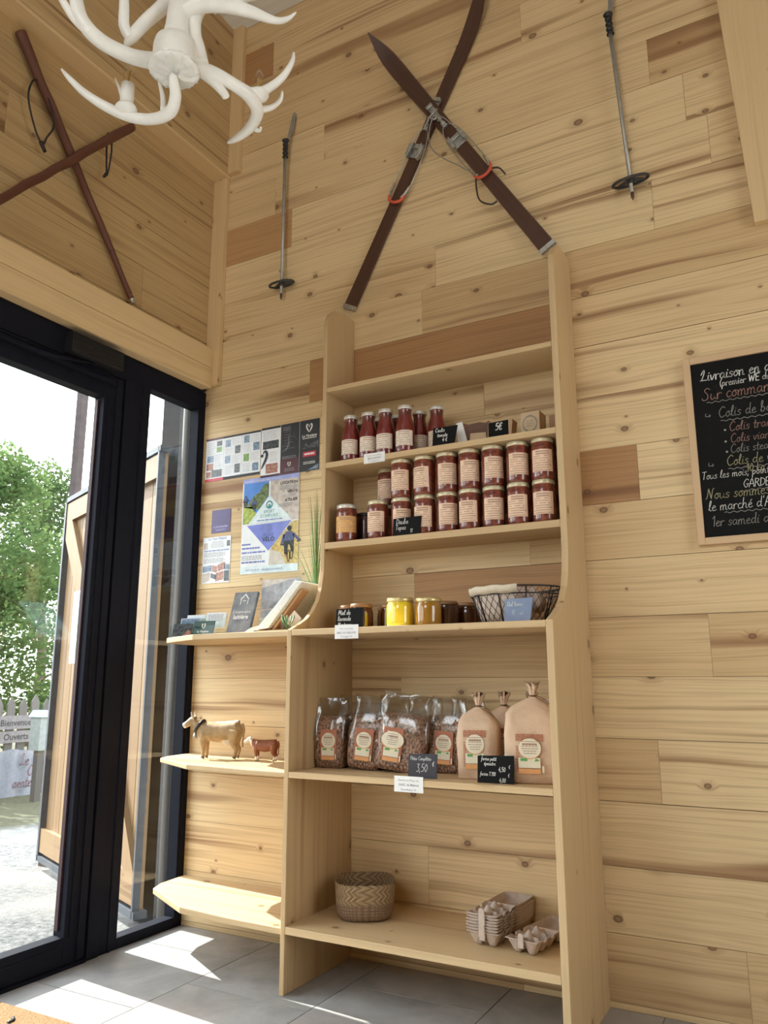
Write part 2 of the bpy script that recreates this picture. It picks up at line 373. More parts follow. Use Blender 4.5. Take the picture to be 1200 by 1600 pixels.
GL = _g('''
a .50 .36,.42 .2,.5 .05,.25 .17,.02 .34,.2 .37,.48 .38,.1 .5,.03
b .46 .02,.1 .15,.6 .18,1 .08,.9 .08,.1 .2,0 .36,.2 .26,.44 .12,.36
c .40 .34,.42 .2,.5 .06,.25 .18,.01 .4,.1
d .52 .36,.42 .2,.5 .05,.25 .17,.02 .36,.2|.42,1 .38,.3 .4,.05 .52,.03
e .42 .06,.24 .32,.34 .22,.5 .06,.28 .16,.01 .42,.1
f .34 .36,.9 .26,1 .18,.7 .12,-.3 .04,-.4|.02,.46 .34,.48
g .50 .36,.42 .2,.5 .05,.25 .17,.04 .36,.2|.38,.48 .36,-.2 .2,-.4 .04,-.25
h .50 .04,0 .12,1|.07,.28 .25,.5 .34,.35 .34,.05 .48,.03
i .24 .1,.48 .08,.08 .22,.03|.14,.66 .16,.7
j .24 .14,.48 .1,-.25 -.05,-.35|.18,.66 .2,.7
k .44 .05,0 .13,1|.36,.48 .1,.22 .4,.01
l .28 .02,.1 .2,.75 .18,1 .08,.7 .1,.1 .28,.03
m .68 .04,.46 .06,0|.06,.28 .2,.5 .28,.35 .28,0|.29,.3 .42,.5 .52,.35 .52,.05 .66,.03
n .48 .04,.46 .06,0|.06,.28 .22,.5 .32,.35 .32,.06 .46,.03
o .44 .2,.5 .05,.25 .18,.01 .36,.22 .22,.5 .42,.44
p .46 .08,.48 .04,-.4|.07,.3 .22,.5 .38,.28 .2,.02 .06,.15
r .36 .04,.46 .07,0|.07,.28 .18,.48 .36,.42
s .38 .34,.42 .2,.5 .1,.36 .3,.18 .2,.01 .03,.08
t .34 .18,.85 .13,.1 .22,.01 .34,.08|.02,.52 .34,.54
u .48 .05,.48 .06,.12 .18,.01 .34,.2 .36,.48 .36,.1 .48,.03
v .42 .04,.48 .16,.01 .36,.48 .42,.44
w .60 .04,.48 .14,.01 .27,.4 .38,.01 .54,.48
x .42 .04,.48 .36,.02|.36,.48 .04,.02
y .46 .05,.48 .1,.15 .34,.2|.38,.48 .3,-.25 .1,-.4
z .42 .05,.46 .34,.46 .05,.02 .4,.04
é .42 .06,.24 .32,.34 .22,.5 .06,.28 .16,.01 .42,.1|.2,.62 .32,.76
è .42 .06,.24 .32,.34 .22,.5 .06,.28 .16,.01 .42,.1|.2,.76 .3,.62
â .50 .36,.42 .2,.5 .05,.25 .17,.02 .34,.2 .37,.48 .38,.1 .5,.03|.12,.62 .24,.76 .34,.62
L .62 .1,.6 .3,1 .36,.8 .2,.2 .05,.05 .25,.08 .6,.06
S .60 .55,.85 .35,1 .15,.8 .4,.45 .38,.1 .1,.02 .0,.2
C .62 .56,.85 .36,1 .08,.55 .25,.02 .58,.15
T .50 .0,.95 .5,.98|.26,.96 .2,0
G .66 .58,.85 .36,1 .08,.5 .28,.02 .5,.2 .52,.42|.36,.42 .6,.42
A .60 .0,0 .28,1 .54,0|.1,.38 .46,.38
R .56 .05,0 .08,1|.08,.98 .44,.85 .3,.55 .08,.5|.22,.52 .52,0
D .58 .08,0 .1,.98|.1,.98 .5,.75 .46,.25 .08,.02
E .50 .08,0 .08,1|.08,.98 .46,.98|.08,.52 .38,.52|.08,.02 .46,.02
N .70 .0,.05 .1,.2 .2,1|.2,1 .45,.05|.45,.05 .55,.9 .68,.95
W .80 .02,1 .18,.02|.18,.02 .36,.8|.36,.8 .52,.02|.52,.02 .72,1
M .74 .04,0 .12,1|.12,1 .34,.3|.34,.3 .56,1|.56,1 .62,0
P .50 .1,0 .12,1|.05,.9 .3,1 .46,.75 .3,.5 .12,.48
O .62 .32,1 .05,.5 .3,.02 .56,.5 .32,1
0 .50 .26,1 .06,.5 .24,.02 .44,.5 .26,1
1 .34 .06,.75 .24,1|.24,1 .22,0
2 .50 .06,.8 .25,1 .4,.75 .06,.03|.06,.03 .46,.03
3 .46 .06,.95 .36,.98|.36,.98 .2,.6|.2,.6 .4,.4 .3,.05 .04,.05
4 .50 .3,1 .05,.35|.05,.35 .46,.38|.32,.6 .3,0
5 .48 .42,1 .12,1|.12,1 .1,.58|.1,.58 .38,.55 .34,.1 .05,.05
6 .46 .36,.98 .08,.5 .14,.05 .38,.2 .26,.5 .08,.35
7 .46 .04,.98 .42,.98|.42,.98 .16,0
€ .50 .44,.9 .26,1 .1,.5 .24,.02 .46,.12|.0,.6 .36,.62|.0,.42 .32,.42
( .30 .26,1.05 .08,.5 .22,-.1
) .30 .06,1.05 .24,.5 .1,-.1
, .22 .1,.08 .04,-.16
. .20 .08,.02 .1,.06
' .20 .1,1.0 .06,.8
• .30 .1,.2 .16,.24|.1,.24 .16,.2
> .66 .02,.55 .04,.15 .55,.2|.42,.38 .58,.2 .42,.05
''')
def wavy(sh, mb, a0, a1, b, amp, per, layer, mat, wt):
    n = max(4, int((a1 - a0) * sh.w / per * 8)); pr = None
    for i in range(n + 1):
        a = a0 + (a1 - a0) * i / n; p = sh.pt(a, b, layer * .0005) + sh.v * (amp * math.sin(2 * PI * (a - a0) * sh.w / per))
        if pr is not None: k = sh.v * wt / 2; mb.add([pr - k, p - k, p + k, pr + k], [(0, 1, 2, 3)], mat)
        pr = p
# ------------------------------------------------------------------ room shell
ZC = 4.34                      # ceiling
XR, YF = 4.7, -5.4             # the two walls behind the viewer
def cladding(name, axis, a0, a1, z0, z1, plane, outward, mat, seed, holes=(), joints={}, heart={}):
    """horizontal boards with fine gaps; axis 0 runs along x (wall faces y), axis 1 along y (wall faces x)"""
    q = random.Random(seed); mb = MB(); k = int((z0 - .02) / .198) - 1
    z = .02 + .198 * k
    while z < z1:
        lo, hi = max(z, z0), min(z + .198, z1)
        if hi - lo > .004:
            cuts = list(joints.get(k, [])) or []
            x = a0 - q.random() * 1.5
            auto = []
            while x < a1:
                x += 1.3 + q.random() * 1.6
                if a0 + .15 < x < a1 - .15 and all(abs(x - c) > .5 for c in cuts): auto.append(x)
            cuts = sorted([a0] + cuts + auto + [a1])
            for p, r in zip(cuts, cuts[1:]):
                r1 = q.random(); r2 = q.random(); tone = (r1, r2); hx = heart.get(k); mi = 2 if hx is not None and p - .01 <= hx <= r + .01 else 0; off = (q.random() * 40, q.random() * 40)
                g = .0005 + .0008 * q.random() ** 2; e = .0012 * q.random()
                segs = [(p, r)]
                for h0, h1, hz0, hz1 in holes:
                    if hi > hz0 + .001 and lo < hz1 - .001:
                        segs = [s_ for a, b in segs for s_ in ((a, min(b, h0)), (max(a, h1), b)) if s_[1] - s_[0] > .002]
                for a, b in segs:
                    if axis == 0: lohi = (a + .0004, b - .0004, *sorted((plane + outward * e, plane - outward * .02)), lo + g, hi - g)
                    else: lohi = (*sorted((plane + outward * e, plane - outward * .02)), a + .0004, b - .0004, lo + g, hi - g)
                    mb.box(*lohi, mi, axis, tone, off)
        z += .198; k += 1
    # dark core behind the boards
    segs = [(a0, a1, z0, z1)]
    for h0, h1, hz0, hz1 in holes:
        segs = [s_ for a, b, c, d in segs for s_ in ((a, min(b, h0), c, d), (max(a, h1), b, c, d), (max(a, h0), min(b, h1), c, min(d, hz0)), (max(a, h0), min(b, h1), max(c, hz1), d)) if s_[1] - s_[0] > .002 and s_[3] - s_[2] > .002]
    for a, b, c, d in segs:
        lh = sorted((plane - outward * .012, plane - outward * .16))
        if axis == 0: mb.box(a, b, *lh, c, d, 1)
        else: mb.box(*lh, a, b, c, d, 1)
    return mb.build(name, [mat, M_GAP, M_HEART], kind='structure')

cladding('wall_back', 0, 0.0, XR, 0.0, ZC, 0.0, -1, M_WALL, 11,
         joints={3: [1.999], 14: [2.324], 13: [2.116], 2: [], 1: [1.174], 15: [.50], 12: [], 8: [.45, 1.998], 7: [1.60], 16: [.40], 20: [.36], 4: [2.9], 5: [3.1], 9: [.56], 10: [1.44], 6: [.40, 1.735], 11: [.62, 1.735]}, heart={6: 1.2, 8: 1.2, 11: 1.2, 15: .3, 20: .2})
YD0, YD1 = -1.48, -.505        # door leaf
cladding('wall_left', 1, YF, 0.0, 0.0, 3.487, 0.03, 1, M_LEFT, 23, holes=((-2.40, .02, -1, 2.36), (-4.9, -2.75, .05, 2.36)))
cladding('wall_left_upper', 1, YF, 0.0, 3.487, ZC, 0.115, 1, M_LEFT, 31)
mb = MB(); mb.box(.03, .1149, YF, -.001, 3.470, 3.4869, 0, 1, (.2, .1)); mb.build('trim_1', M_TRIM, kind='structure')           # underside of the jetty
mb = MB(); [mb.prism(pp, 1, YF, -.031, 0, 1, (.1, .3)) for pp in ([(0.0, 2.362), (.078, 2.355), (.078, 2.4555), (0.0, 2.4555)], [(0.0, 2.457), (.0775, 2.457), (.0775, 2.555), (.031, 2.562), (0.0, 2.562)])]; mb.build('trim_2', M_TRIM, kind='structure', bevel=.003)   # header beam
mb = MB(); mb.box(.031, .112, -.03, -.0013, 2.372, 3.469, 0, 2, (.5, .1)); mb.build('trim_3', M_TRIM, kind='structure', bevel=.0025)
mb = MB(); mb.box(.116, .184, -.03, -.0013, 3.487, ZC, 0, 2, (.45, .1)); mb.build('trim_4', M_TRIM, kind='structure', bevel=.0025)
# pale board fixed flat on the back wall beside the ski pole, running up to the roof
mb = MB(); mb.prism([(2.438, 2.507), (2.66, 2.507), (2.60, ZC), (2.353, ZC)], 1, -.03, -.0013, 0, 2, (.0, .1)); mb.build('trim_5', M_TRIM, kind='structure', bevel=.002)
# ceiling boards
mb = MB(); y = YF; q = random.Random(5)
while y < 0:
    mb.box(0, XR, y + .001, min(y + .119, 0), ZC, ZC + .03, 0, 0, (q.random(), q.random() * .5)); y += .12
mb.box(-.16, XR + .16, YF - .16, .16, ZC + .03, ZC + .16, 1); mb.build('ceiling', [M_CEIL, M_GAP], kind='structure')
# floor tiles
m, nt, b = newmat('stone_tile'); M_TILE = m
uv = nd(nt, 'UVMap', _uv_map='UVMap').outputs[0]; tone = nd(nt, 'SeparateXYZ', i0=nd(nt, 'UVMap', _uv_map='tone').outputs[0])
n1 = nd(nt, 'TexNoise', Vector=uv, Scale=5.0, Detail=6.0, Roughness=.62, Distortion=.6).outputs[0]
n2 = nd(nt, 'TexNoise', Vector=uv, Scale=38.0, Detail=4.0).outputs[0]
n3 = nd(nt, 'TexNoise', Vector=uv, Scale=2.2, Detail=2.0).outputs[0]
c = mixc(nt, mrange(nt, n1, .3, .7), (.235, .23, .222), (.475, .465, .455))
c = mixc(nt, mth(nt, 'MULTIPLY', mrange(nt, n3, .5, .7), .42), c, (.46, .385, .335))
c = mixc(nt, mth(nt, 'MULTIPLY', mrange(nt, n2, .5, .75), .28), c, (.29, .285, .28))
c = mixc(nt, mth(nt, 'MULTIPLY', tone.outputs[0], .18), c, (.36, .355, .35))
nt.links.new(c, b.inputs['Base Color']); b.inputs['Roughness'].default_value = .42
bp = nd(nt, 'Bump', Strength=.4, Distance=.002, Height=n1); nt.links.new(bp.outputs[0], b.inputs['Normal'])
M_GROUT = plain('grout', (.20, .19, .17), .9)
mb = MB(); q = random.Random(3); T = .489; g = .0018
for i in range(-1, 11):
    x0 = .007 + T * i; oy = -.230 if i % 2 == 0 else -.484
    for j in range(-1, 13):
        y1 = oy - T * (j - 1); y0 = y1 - T
        a, bb, c0, c1 = max(x0 + g, 0), min(x0 + T - g, XR), max(y0 + g, YF), min(y1 - g, 0)
        if a < bb and c0 < c1: mb.box(a, bb, c0, c1, -.01, 0, 0, 0, (q.random(), q.random()))
mb.box(-.02, XR + .1, YF - .1, .16, -.12, -.0025, 1); mb.build('floor', [M_TILE, M_GROUT], kind='structure')
# walls behind the viewer, with unseen windows added to light the room
cladding('wall_right', 1, YF, 0.0, 0.0, ZC, XR, -1, M_WALL, 41, holes=((-2.2, -.7, .9, 2.75),))
cladding('wall_front', 0, 0.0, XR, 0.0, ZC, YF, 1, M_WALL, 43, holes=((.5, 2.4, 2.3, 4.0),))
def added_window(n, axis, a0, a1, z0, z1, plane):
    r = thing('window_%d' % n, 'unseen dark framed window added behind the viewer for its light', 'window', kind='structure')
    mb = MB()
    def bx(a, b, c, d):
        if axis == 1: mb.box(plane - .03, plane + .05, a, b, c, d)
        else: mb.box(a, b, plane - .05, plane + .03, c, d)
    for a in (a0, (a0 + a1) / 2 - .03, a1 - .06): bx(a, a + .06, z0, z1)
    bx(a0, a1, z0, z0 + .06); bx(a0, a1, z1 - .06, z1)
    mb.build('window_frame', M_FRAME, r)
    g = MB()
    if axis == 1: g.box(plane + .005, plane + .015, a0 + .05, a1 - .05, z0 + .05, z1 - .05)
    else: g.box(a0 + .05, a1 - .05, plane - .015, plane - .005, z0 + .05, z1 - .05)
    g.build('pane', M_GLASS, r)
added_window(2, 1, -2.2, -.7, .9, 2.75, XR)  # added opening, placed for light raking along the back wall
added_window(4, 0, .5, 2.4, 2.3, 4.0, YF)  # added high opening to brighten the upper back wall
added_window(3, 1, -4.9, -2.75, .05, 2.35, .0)  # added glazing, its sun patches bounce light up to the shelves

# ------------------------------------------------------------------ glazed entrance in the left wall
XF = .02                                   # room-side face of the aluminium
def frame_bar(mb, y0, y1, z0, z1, d0=-.036, d1=XF): mb.box(d0, d1, y0, y1, z0, z1)
win = thing('window_1', 'narrow fixed glass side light in a black frame between door and back wall', 'window', (0, 0, 0), kind='structure')
mb = MB()
frame_bar(mb, -.500, -.353, 0, 2.352); mb.box(-.042, -.0365, -.53, -.48, 0, 2.30); frame_bar(mb, -.046, 0.0, 0, 2.352)  # includes a thin strip added behind the leaf gap to block stray sun
frame_bar(mb, -.353, -.046, 0, .040); frame_bar(mb, -.353, -.046, 2.258, 2.352)
mb.box(XF, XF + .006, -.500, -.445, 0, 2.25); mb.box(XF, XF + .004, -.400, -.386, 0, 2.25)      # profile ridges
mb.box(XF, XF + .004, -.034, -.026, .03, 2.26)
mb.build('window_frame', M_FRAME, win, bevel=.002)
mb = MB(); mb.box(-.034, -.026, -.353, -.046, .035, 2.262); mb.build('pane', M_GLASS, win)
mb = MB()
frame_bar(mb, -2.40, -.500, 2.246, 2.352); frame_bar(mb, -2.40, -1.47, 0, .05); frame_bar(mb, -2.40, -2.31, .05, 2.246); frame_bar(mb, -1.62, -1.492, 0, 2.246)
mb.box(-.034, -.026, -2.31, -1.62, .05, 2.246, 1)
mb.box(-.036, XF + .012, -1.49, -.506, 0, .012, 0)
o = mb.build('trim_6', [M_FRAME, M_GLASS], kind='structure', bevel=.0)
dr = thing('door_1', 'wide glass door leaf in a black aluminium frame', 'door', (0, 0, 0), kind='structure')
mb = MB()
frame_bar(mb, -.603, -.509, .013, 2.242); frame_bar(mb, -1.485, -1.365, .013, 2.242); frame_bar(mb, -1.365, -.603, .013, .106); frame_bar(mb, -1.365, -.603, 2.140, 2.242)
mb.box(XF, XF + .006, -.545, -.512, .02, 2.235); mb.box(XF, XF + .004, -.582, -.572, .1, 2.15)
mb.box(XF, XF + .004, -1.365, -.625, .070, .078)
mb.build('leaf_frame', M_FRAME, dr, bevel=.002)
mb = MB(); mb.box(-.034, -.026, -1.365, -.603, .105, 2.140); mb.build('pane', M_GLASS, dr)
mb = MB(); mb.box(-.024, -.008, -.611, -.6035, .125, 2.13); mb.build('reflection_strip', plain('dark_red_reflection', (.035, .010, .013), .6), dr)  # coloured strip standing in for a red reflection along the glass edge
mb = MB()                                  # ribbed closer body and its slide rail
mb.box(XF, XF + .050, -.815, -.560, 2.252, 2.335)
for k in range(7): mb.box(XF + .050, XF + .056, -.812, -.563, 2.256 + k * .0113, 2.262 + k * .0113)
mb.build('door_closer', M_BLACK, dr, bevel=.002)
mb = MB(); mb.box(XF, XF + .022, -1.16, -.565, 2.196, 2.212); mb.box(XF, XF + .004, -1.13, -.575, 2.232, 2.240)
mb.tube([(XF + .02, -.69, 2.25), (XF + .024, -.86, 2.214), (XF + .02, -.98, 2.205)], .007, 8); mb.build('closer_rail', M_FRAME, dr)

# ------------------------------------------------------------------ outside: yard, fence, trees, barn shutter
m, nt, b = newmat('gravel'); M_GRAVEL = m
tx = nd(nt, 'TexCoord').outputs['Object']
n1 = nd(nt, 'TexNoise', Vector=tx, Scale=30.0, Detail=6.0, Roughness=.75).outputs[0]; n2 = nd(nt, 'TexNoise', Vector=tx, Scale=1.1, Detail=3.0).outputs[0]
c = mixc(nt, mrange(nt, n1, .36, .64), (.035, .036, .038), (.20, .195, .19))
c = mixc(nt, mrange(nt, n2, .45, .65), c, (.22, .21, .195))
sepx = nd(nt, 'SeparateXYZ', i0=tx)
gr = mixc(nt, mrange(nt, n1, .3, .7), (.03, .034, .015), (.10, .088, .042))
edge = mth(nt, 'ADD', sepx.outputs[0], mth(nt, 'MULTIPLY_ADD', n2, .9, -.45))
c = mixc(nt, mrange(nt, edge, -2.75, -3.1), c, gr)
nt.links.new(c, b.inputs['Base Color']); b.inputs['Roughness'].default_value = .9
bp = nd(nt, 'Bump', Strength=.8, Distance=.02, Height=n1); nt.links.new(bp.outputs[0], b.inputs['Normal'])
GZ = -.08
mb = MB(); mb.add([(-40, -30, GZ), (-.065, -30, GZ), (-.065, 40, GZ), (-40, 40, GZ)], [(0, 1, 2, 3)]); mb.build('ground', M_GRAVEL, kind='structure')
# barn-type shutter standing open
H0 = Vector((-.275, .06, 0)); DV = Vector((-.921, .389, 0)); NV = Vector((-.389, -.921, 0))     # NV faces the viewer
bs = thing('barn_shutter', 'tall larch plank barn shutter with diagonal brace and metal edge, open outside the glass', 'shutter', tuple(H0))
def lbox(mb, a0, a1, c0, c1, z0, z1, mat=0, grain=2):
    k = MB(); k.box(a0, a1, c0, c1, z0, z1, mat, grain)
    mb.add([H0 + DV * p.x + NV * p.y + Vector((0, 0, p.z)) for p in k.v], k.f, mat, k.uv, k.t[0])
    for i in range(6): mb.t[-1 - i] = k.t[0]
mb = MB(tuple(H0)); nb = 12; W_ = 1.47
for k in range(nb): lbox(mb, .03 + k * W_ / nb, .03 + (k + 1) * W_ / nb - .006, -.022, 0, .0, 2.12)
mb.build('boards', M_BARN, bs)
for nm, z0, z1 in (('lower_rail', .02, .15), ('upper_rail', 1.99, 2.11)):
    mb = MB(tuple(H0)); lbox(mb, .03, 1.5, 0, .028, z0, z1, 0, 0); mb.build('rail', M_BARN, bs)
mb = MB(tuple(H0)); k = MB(); k.prism([(.04, .15), (.17, .15), (.76, 1.0), (1.49, 1.88), (1.49, 1.99), (1.38, 1.99), (.66, 1.08)], 1, 0, .028, 0, 2)
mb.add([H0 + DV * p.x + NV * p.y + Vector((0, 0, p.z)) for p in k.v], k.f, 0, k.uv, (.3, .2)); mb.build('brace', M_BARN, bs)
M_GALV = plain('galvanised_edge', (.06, .07, .085), .5, .2, .1)
mb = MB(tuple(H0)); lbox(mb, .014, .03, -.0, .034, -.03, 2.15); lbox(mb, 1.5, 1.53, -.024, .034, -.03, 2.15); lbox(mb, 0, 1.53, -.03, .034, 2.12, 2.15); lbox(mb, 0, 1.53, -.03, .034, -.03, 0)
mb.build('metal_edge', M_GALV, bs)
p = H0 + DV * 1.20 + NV * .034
nt_ = thing('notice', 'pale green and white paper notice pinned on the open barn shutter', 'notice', tuple(p + Vector((0, 0, 1.10))))
mb = MB(tuple(p + Vector((0, 0, 1.10)))); sh = Sheet(p + Vector((0, 0, 1.10)), -DV, (0, 0, 1), NV, .30, .42); sh.slab(mb, .002, 0)
sh.rect(mb, .08, .35, .92, .92, 1, 1); sh.rect(mb, .1, .08, .9, .28, 1, 2); mb.build('sheet', [M_PAPER, plain('mint_print', (.42, .62, .52), .6), plain('leaf_print', (.25, .48, .34), .6)], nt_)
mb = MB((-1.72, .70, GZ)); mb.box(-1.755, -1.70, .69, .74, GZ, 3.4, 0, 2); o = mb.build('weathered_post', plain('dark_reddish_timber', (.045, .032, .033), .8, 0, .25, 22)); tag(o, 'slim weathered post at the far edge of the barn shutter', 'post')
mb = MB((-.36, .17, GZ)); mb.box(-.42, -.30, .165, .265, GZ, 2.9, 0, 2); o = mb.build('timber_post', plain('shade_grey_timber', (.018, .018, .020), .8, 0, .25, 22)); tag(o, 'shade-darkened grey square timber post outside the narrow side light', 'post')  # post colour darkened in place of shade from an unbuilt roof overhang
mb = MB((-.155, .075, GZ)); mb.tube([(-.155, .072, GZ), (-.158, .068, .8), (-.150, .072, 1.7), (-.155, .07, 2.9)], [.026, .024, .027, .025], 8, 0, 4); o = mb.build('rough_pole', M_GREYWOOD); tag(o, 'pale rough sawn pole just outside the side light next to the wall corner', 'post')
# picket fence
fx = -4.5
fn = thing('picket_fence', 'weathered picket fence with pointed boards at the edge of the yard', 'fence', (fx, 3.4, GZ))
q = random.Random(8); y = .9
while y < 7.4:
    hgt = .82 + q.random() * .06; mb = MB((fx, 3.4, GZ))
    mb.prism([(y, GZ), (y + .085, GZ), (y + .085, hgt - .07), (y + .0425, hgt), (y, hgt - .07)], 0, fx, fx + .02, 0, 2); mb.build('picket', M_GREYWOOD, fn); y += .135
for z in (.12, .58):
    mb = MB((fx, 3.4, GZ)); mb.box(fx - .04, fx, .9, 7.4, z, z + .07, 0, 1); mb.build('rail', M_GREYWOOD, fn)
def yard_sheet(name, label, cat, px0, px1, x, h, z0):
    a, b_ = at_x(px0[0], px0[1], x), at_x(px1[0], px1[1], x)
    return a, b_
# welcome boards and banner hung on the fence
def board_sign(y0, y1, z0, z1, txt, label, size):
    o = thing('welcome_board', label, 'sign', (fx + .035, y0, z0))
    mb = MB((fx + .035, y0, z0)); sh = Sheet((fx + .045, y0, z0), (0, 1, 0), (0, 0, 1), (1, 0, 0), y1 - y0, z1 - z0); sh.slab(mb, .02, 0); mb.build('board', plain('whitewashed_sign', (.17, .155, .155), .8, 0, .2), o)
    mb = MB((fx + .035, y0, z0)); sh.text(mb, txt, .46, .26, size, 1, 0, 'CENTER', .025); mb.build('lettering', M_INK, o)
_a, _b = at_x(-4, 1120, fx), at_x(50, 1118, fx)
board_sign(_a.y, _b.y, at_x(20, 1139, fx).z, at_x(20, 1118, fx).z, 'Bienvenue', 'greyish board lettered Bienvenue hanging on the picket fence', .082)
board_sign(_a.y, _b.y + .03, at_x(20, 1160, fx).z, at_x(20, 1142, fx).z, 'Ouverts', 'greyish board lettered Ouverts below the Bienvenue board', .082)
bn = thing('fabric_banner', 'pale fabric banner with faded red lettering under the welcome boards', 'banner', (fx + .05, 2.4, -.02))
mb = MB((fx + .05, 2.4, -.02)); rs = 14
P_ = []
BY0, BY1, BZ0, BZ1 = at_x(-15, 1200, fx + .06).y, at_x(58, 1200, fx + .06).y, at_x(20, 1246, fx + .06).z, at_x(20, 1172, fx + .06).z
for i in range(rs + 1):
    for z in (BZ1, BZ0): P_.append((fx + .06 + .02 * math.sin(i * 1.3), BY0 + i * (BY1 - BY0) / rs, z - .01 * math.sin(i * .8)))
mb.add(P_, [(2 * i, 2 * i + 1, 2 * i + 3, 2 * i + 2) for i in range(rs)], 0, None, None, True); mb.build('cloth', plain('pale_banner', (.20, .21, .245), .7), bn)
mb = MB((fx + .05, 2.4, -.02)); sh = Sheet((fx + .085, BY0, BZ0), (0, 1, 0), (0, 0, 1), (1, 0, 0), BY1 - BY0, BZ1 - BZ0)
sh.script(mb, 'Le troupeau', .55, .66, .11, 1, 0); sh.script(mb, 'O', .75, .42, .10, 1, 0); sh.script(mb, 'Vente de', .45, .20, .10, 1, 0); mb.build('lettering', plain('faded_red', (.20, .07, .08), .7), bn)
LX = -4.0; _c = at_x(65, 1120, LX); LY, LZ = _c.y, _c.z
lb = thing('letter_box', 'grey letter box with a shiny pale lid on a post by the fence', 'letter box', (LX, LY, GZ))
mb = MB((LX, LY, GZ)); mb.box(LX - .07, LX + .07, LY - .06, LY + .06, LZ - .30, LZ); mb.build('body', plain('box_grey', (.22, .24, .23), .5), lb)
mb = MB((LX, LY, GZ)); mb.prism([(LY - .075, LZ), (LY + .085, LZ), (LY + .05, LZ + .06), (LY - .03, LZ + .06)], 0, LX - .09, LX + .09); mb.build('lid', plain('shiny_lid', (.35, .45, .58), .2, .3), lb)
mb = MB((LX, LY, GZ)); mb.box(LX - .03, LX + .03, LY - .03, LY + .03, GZ, LZ - .30, 0, 2); mb.build('post', M_GREYWOOD, lb)
# leaves
def leafmat(name, a, b_):
    m = bpy.data.materials.new(name); m.use_nodes = True; nt = m.node_tree; nt.nodes.clear()
    o = nt.nodes.new('ShaderNodeOutputMaterial'); tx = nd(nt, 'TexCoord').outputs['Object']
    n = nd(nt, 'TexNoise', Vector=tx, Scale=2.2, Detail=6.0).outputs[0]
    c = mixc(nt, mrange(nt, n, .35, .65), a, b_)
    d = nd(nt, 'BsdfDiffuse', Color=c); t = nd(nt, 'BsdfTranslucent', Color=mixc(nt, .5, c, (.15, .21, .06)))
    mx = nd(nt, 'MixShader', i0=.45, i1=d.outputs[0], i2=t.outputs[0]); nt.links.new(mx.outputs[0], o.inputs[0]); return m
M_LEAF = leafmat('tree_leaves', (.035, .075, .030), (.12, .18, .07)); M_LEAF2 = leafmat('darker_leaves', (.025, .055, .028), (.08, .125, .06))
M_BARK = plain('bark', (.16, .12, .09), .9, 0, .3, 12)
def tree(x, y, h, rr, nleaf, label, mat, seed, low=.3):
    q = random.Random(seed); o = thing('tree', label, 'tree', (x, y, GZ), 'trees beyond the fence')
    mb = MB((x, y, GZ)); mb.tube([(x, y, GZ), (x + .08, y + .05, h * .3), (x - .05, y, h * .6), (x, y, h * .9)], [.11, .085, .06, .02], 9, 0, 4)
    bl = []
    for k in range(16):
        a = q.random() * 2 * PI; z = h * (low + (1 - low) * q.random()); r = rr * (.35 + .5 * q.random()) * math.sin(min(PI * .95, PI * (z / h - low + .18) / (1.15 - low))) ** .6
        p = Vector((x + math.cos(a) * r, y + math.sin(a) * r, z)); bl.append((p, rr * (.28 + .2 * q.random())))
        mb.tube([(x, y, z * .75), p * .5 + Vector((x, y, z * .8)) * .5, p], [.03, .02, .008], 6)
    mb.build('trunk', M_BARK, o)
    P, F = [], []
    for i in range(nleaf):
        c, r = bl[q.randrange(len(bl))]
        d = Vector((q.gauss(0, 1), q.gauss(0, 1), q.gauss(0, .8))); d = d.normalized() * r * (q.random() ** .38) * 1.08
        p = c + d; u = Vector((q.gauss(0, 1), q.gauss(0, 1), q.gauss(0, .6))).normalized(); v = u.orthogonal().normalized(); s_ = .026 + .030 * q.random()
        n = len(P); P += [p - u * s_, p + v * s_ * .5, p + u * s_, p - v * s_ * .5]; F.append((n, n + 1, n + 2, n + 3))
    mb = MB((x, y, GZ)); mb.add(P, F); mb.build('foliage', mat, o)
tree(-7.2, 3.5, 4.0, 1.40, 17000, 'tall light green tree seen through the door against the white sky', M_LEAF, 1, .16)
tree(-9.6, 6.6, 4.6, 1.5, 11000, 'green tree partly covered by the open barn shutter', M_LEAF2, 2, .12)
tree(-6.4, 6.9, 3.6, 1.3, 10000, 'leafy tree seen through the narrow side light', M_LEAF, 3, .2)
tree(-11.0, 3.9, 4.4, 1.6, 10000, 'darker tree furthest along the fence beyond the letter box', M_LEAF2, 4, .1)
tree(-6.0, 1.4, 2.2, .85, 8000, 'low bushy tree just behind the picket fence', M_LEAF2, 5, .08)
pl = thing('planter', 'weathered tall planter filled with red flowers outside the side light', 'planter', (-2.0, 2.42, GZ))
mb = MB((-2.0, 2.42, GZ)); mb.box(-2.2, -1.8, 2.22, 2.62, GZ, .55, 0, 2); mb.build('box', M_GREYWOOD, pl)
mb = MB((-2.0, 2.42, GZ)); q = random.Random(6); P, F = [], []
for i in range(900):
    p = Vector((-2.0 + q.gauss(0, .13), 2.42 + q.gauss(0, .13), .55 + abs(q.gauss(0, .2)))); u = Vector((q.gauss(0, 1), q.gauss(0, 1), q.gauss(0, 1))).normalized(); v = u.orthogonal(); n = len(P)
    P += [p - u * .035, p + v * .02, p + u * .035, p - v * .02]; F.append((n, n + 1, n + 2, n + 3))
mb.add(P, F); mb.build('foliage', M_LEAF, pl)
mb = MB((-2.0, 2.42, GZ))
for i in range(60):
    p = (-2.0 + q.gauss(0, .12), 2.42 + q.gauss(0, .12), .68 + abs(q.gauss(0, .15))); mb.ball(p, .028, 0, 7, (1, 1, .7), 4)
mb.build('blossoms', plain('geranium_red', (.72, .05, .05), .6), pl)
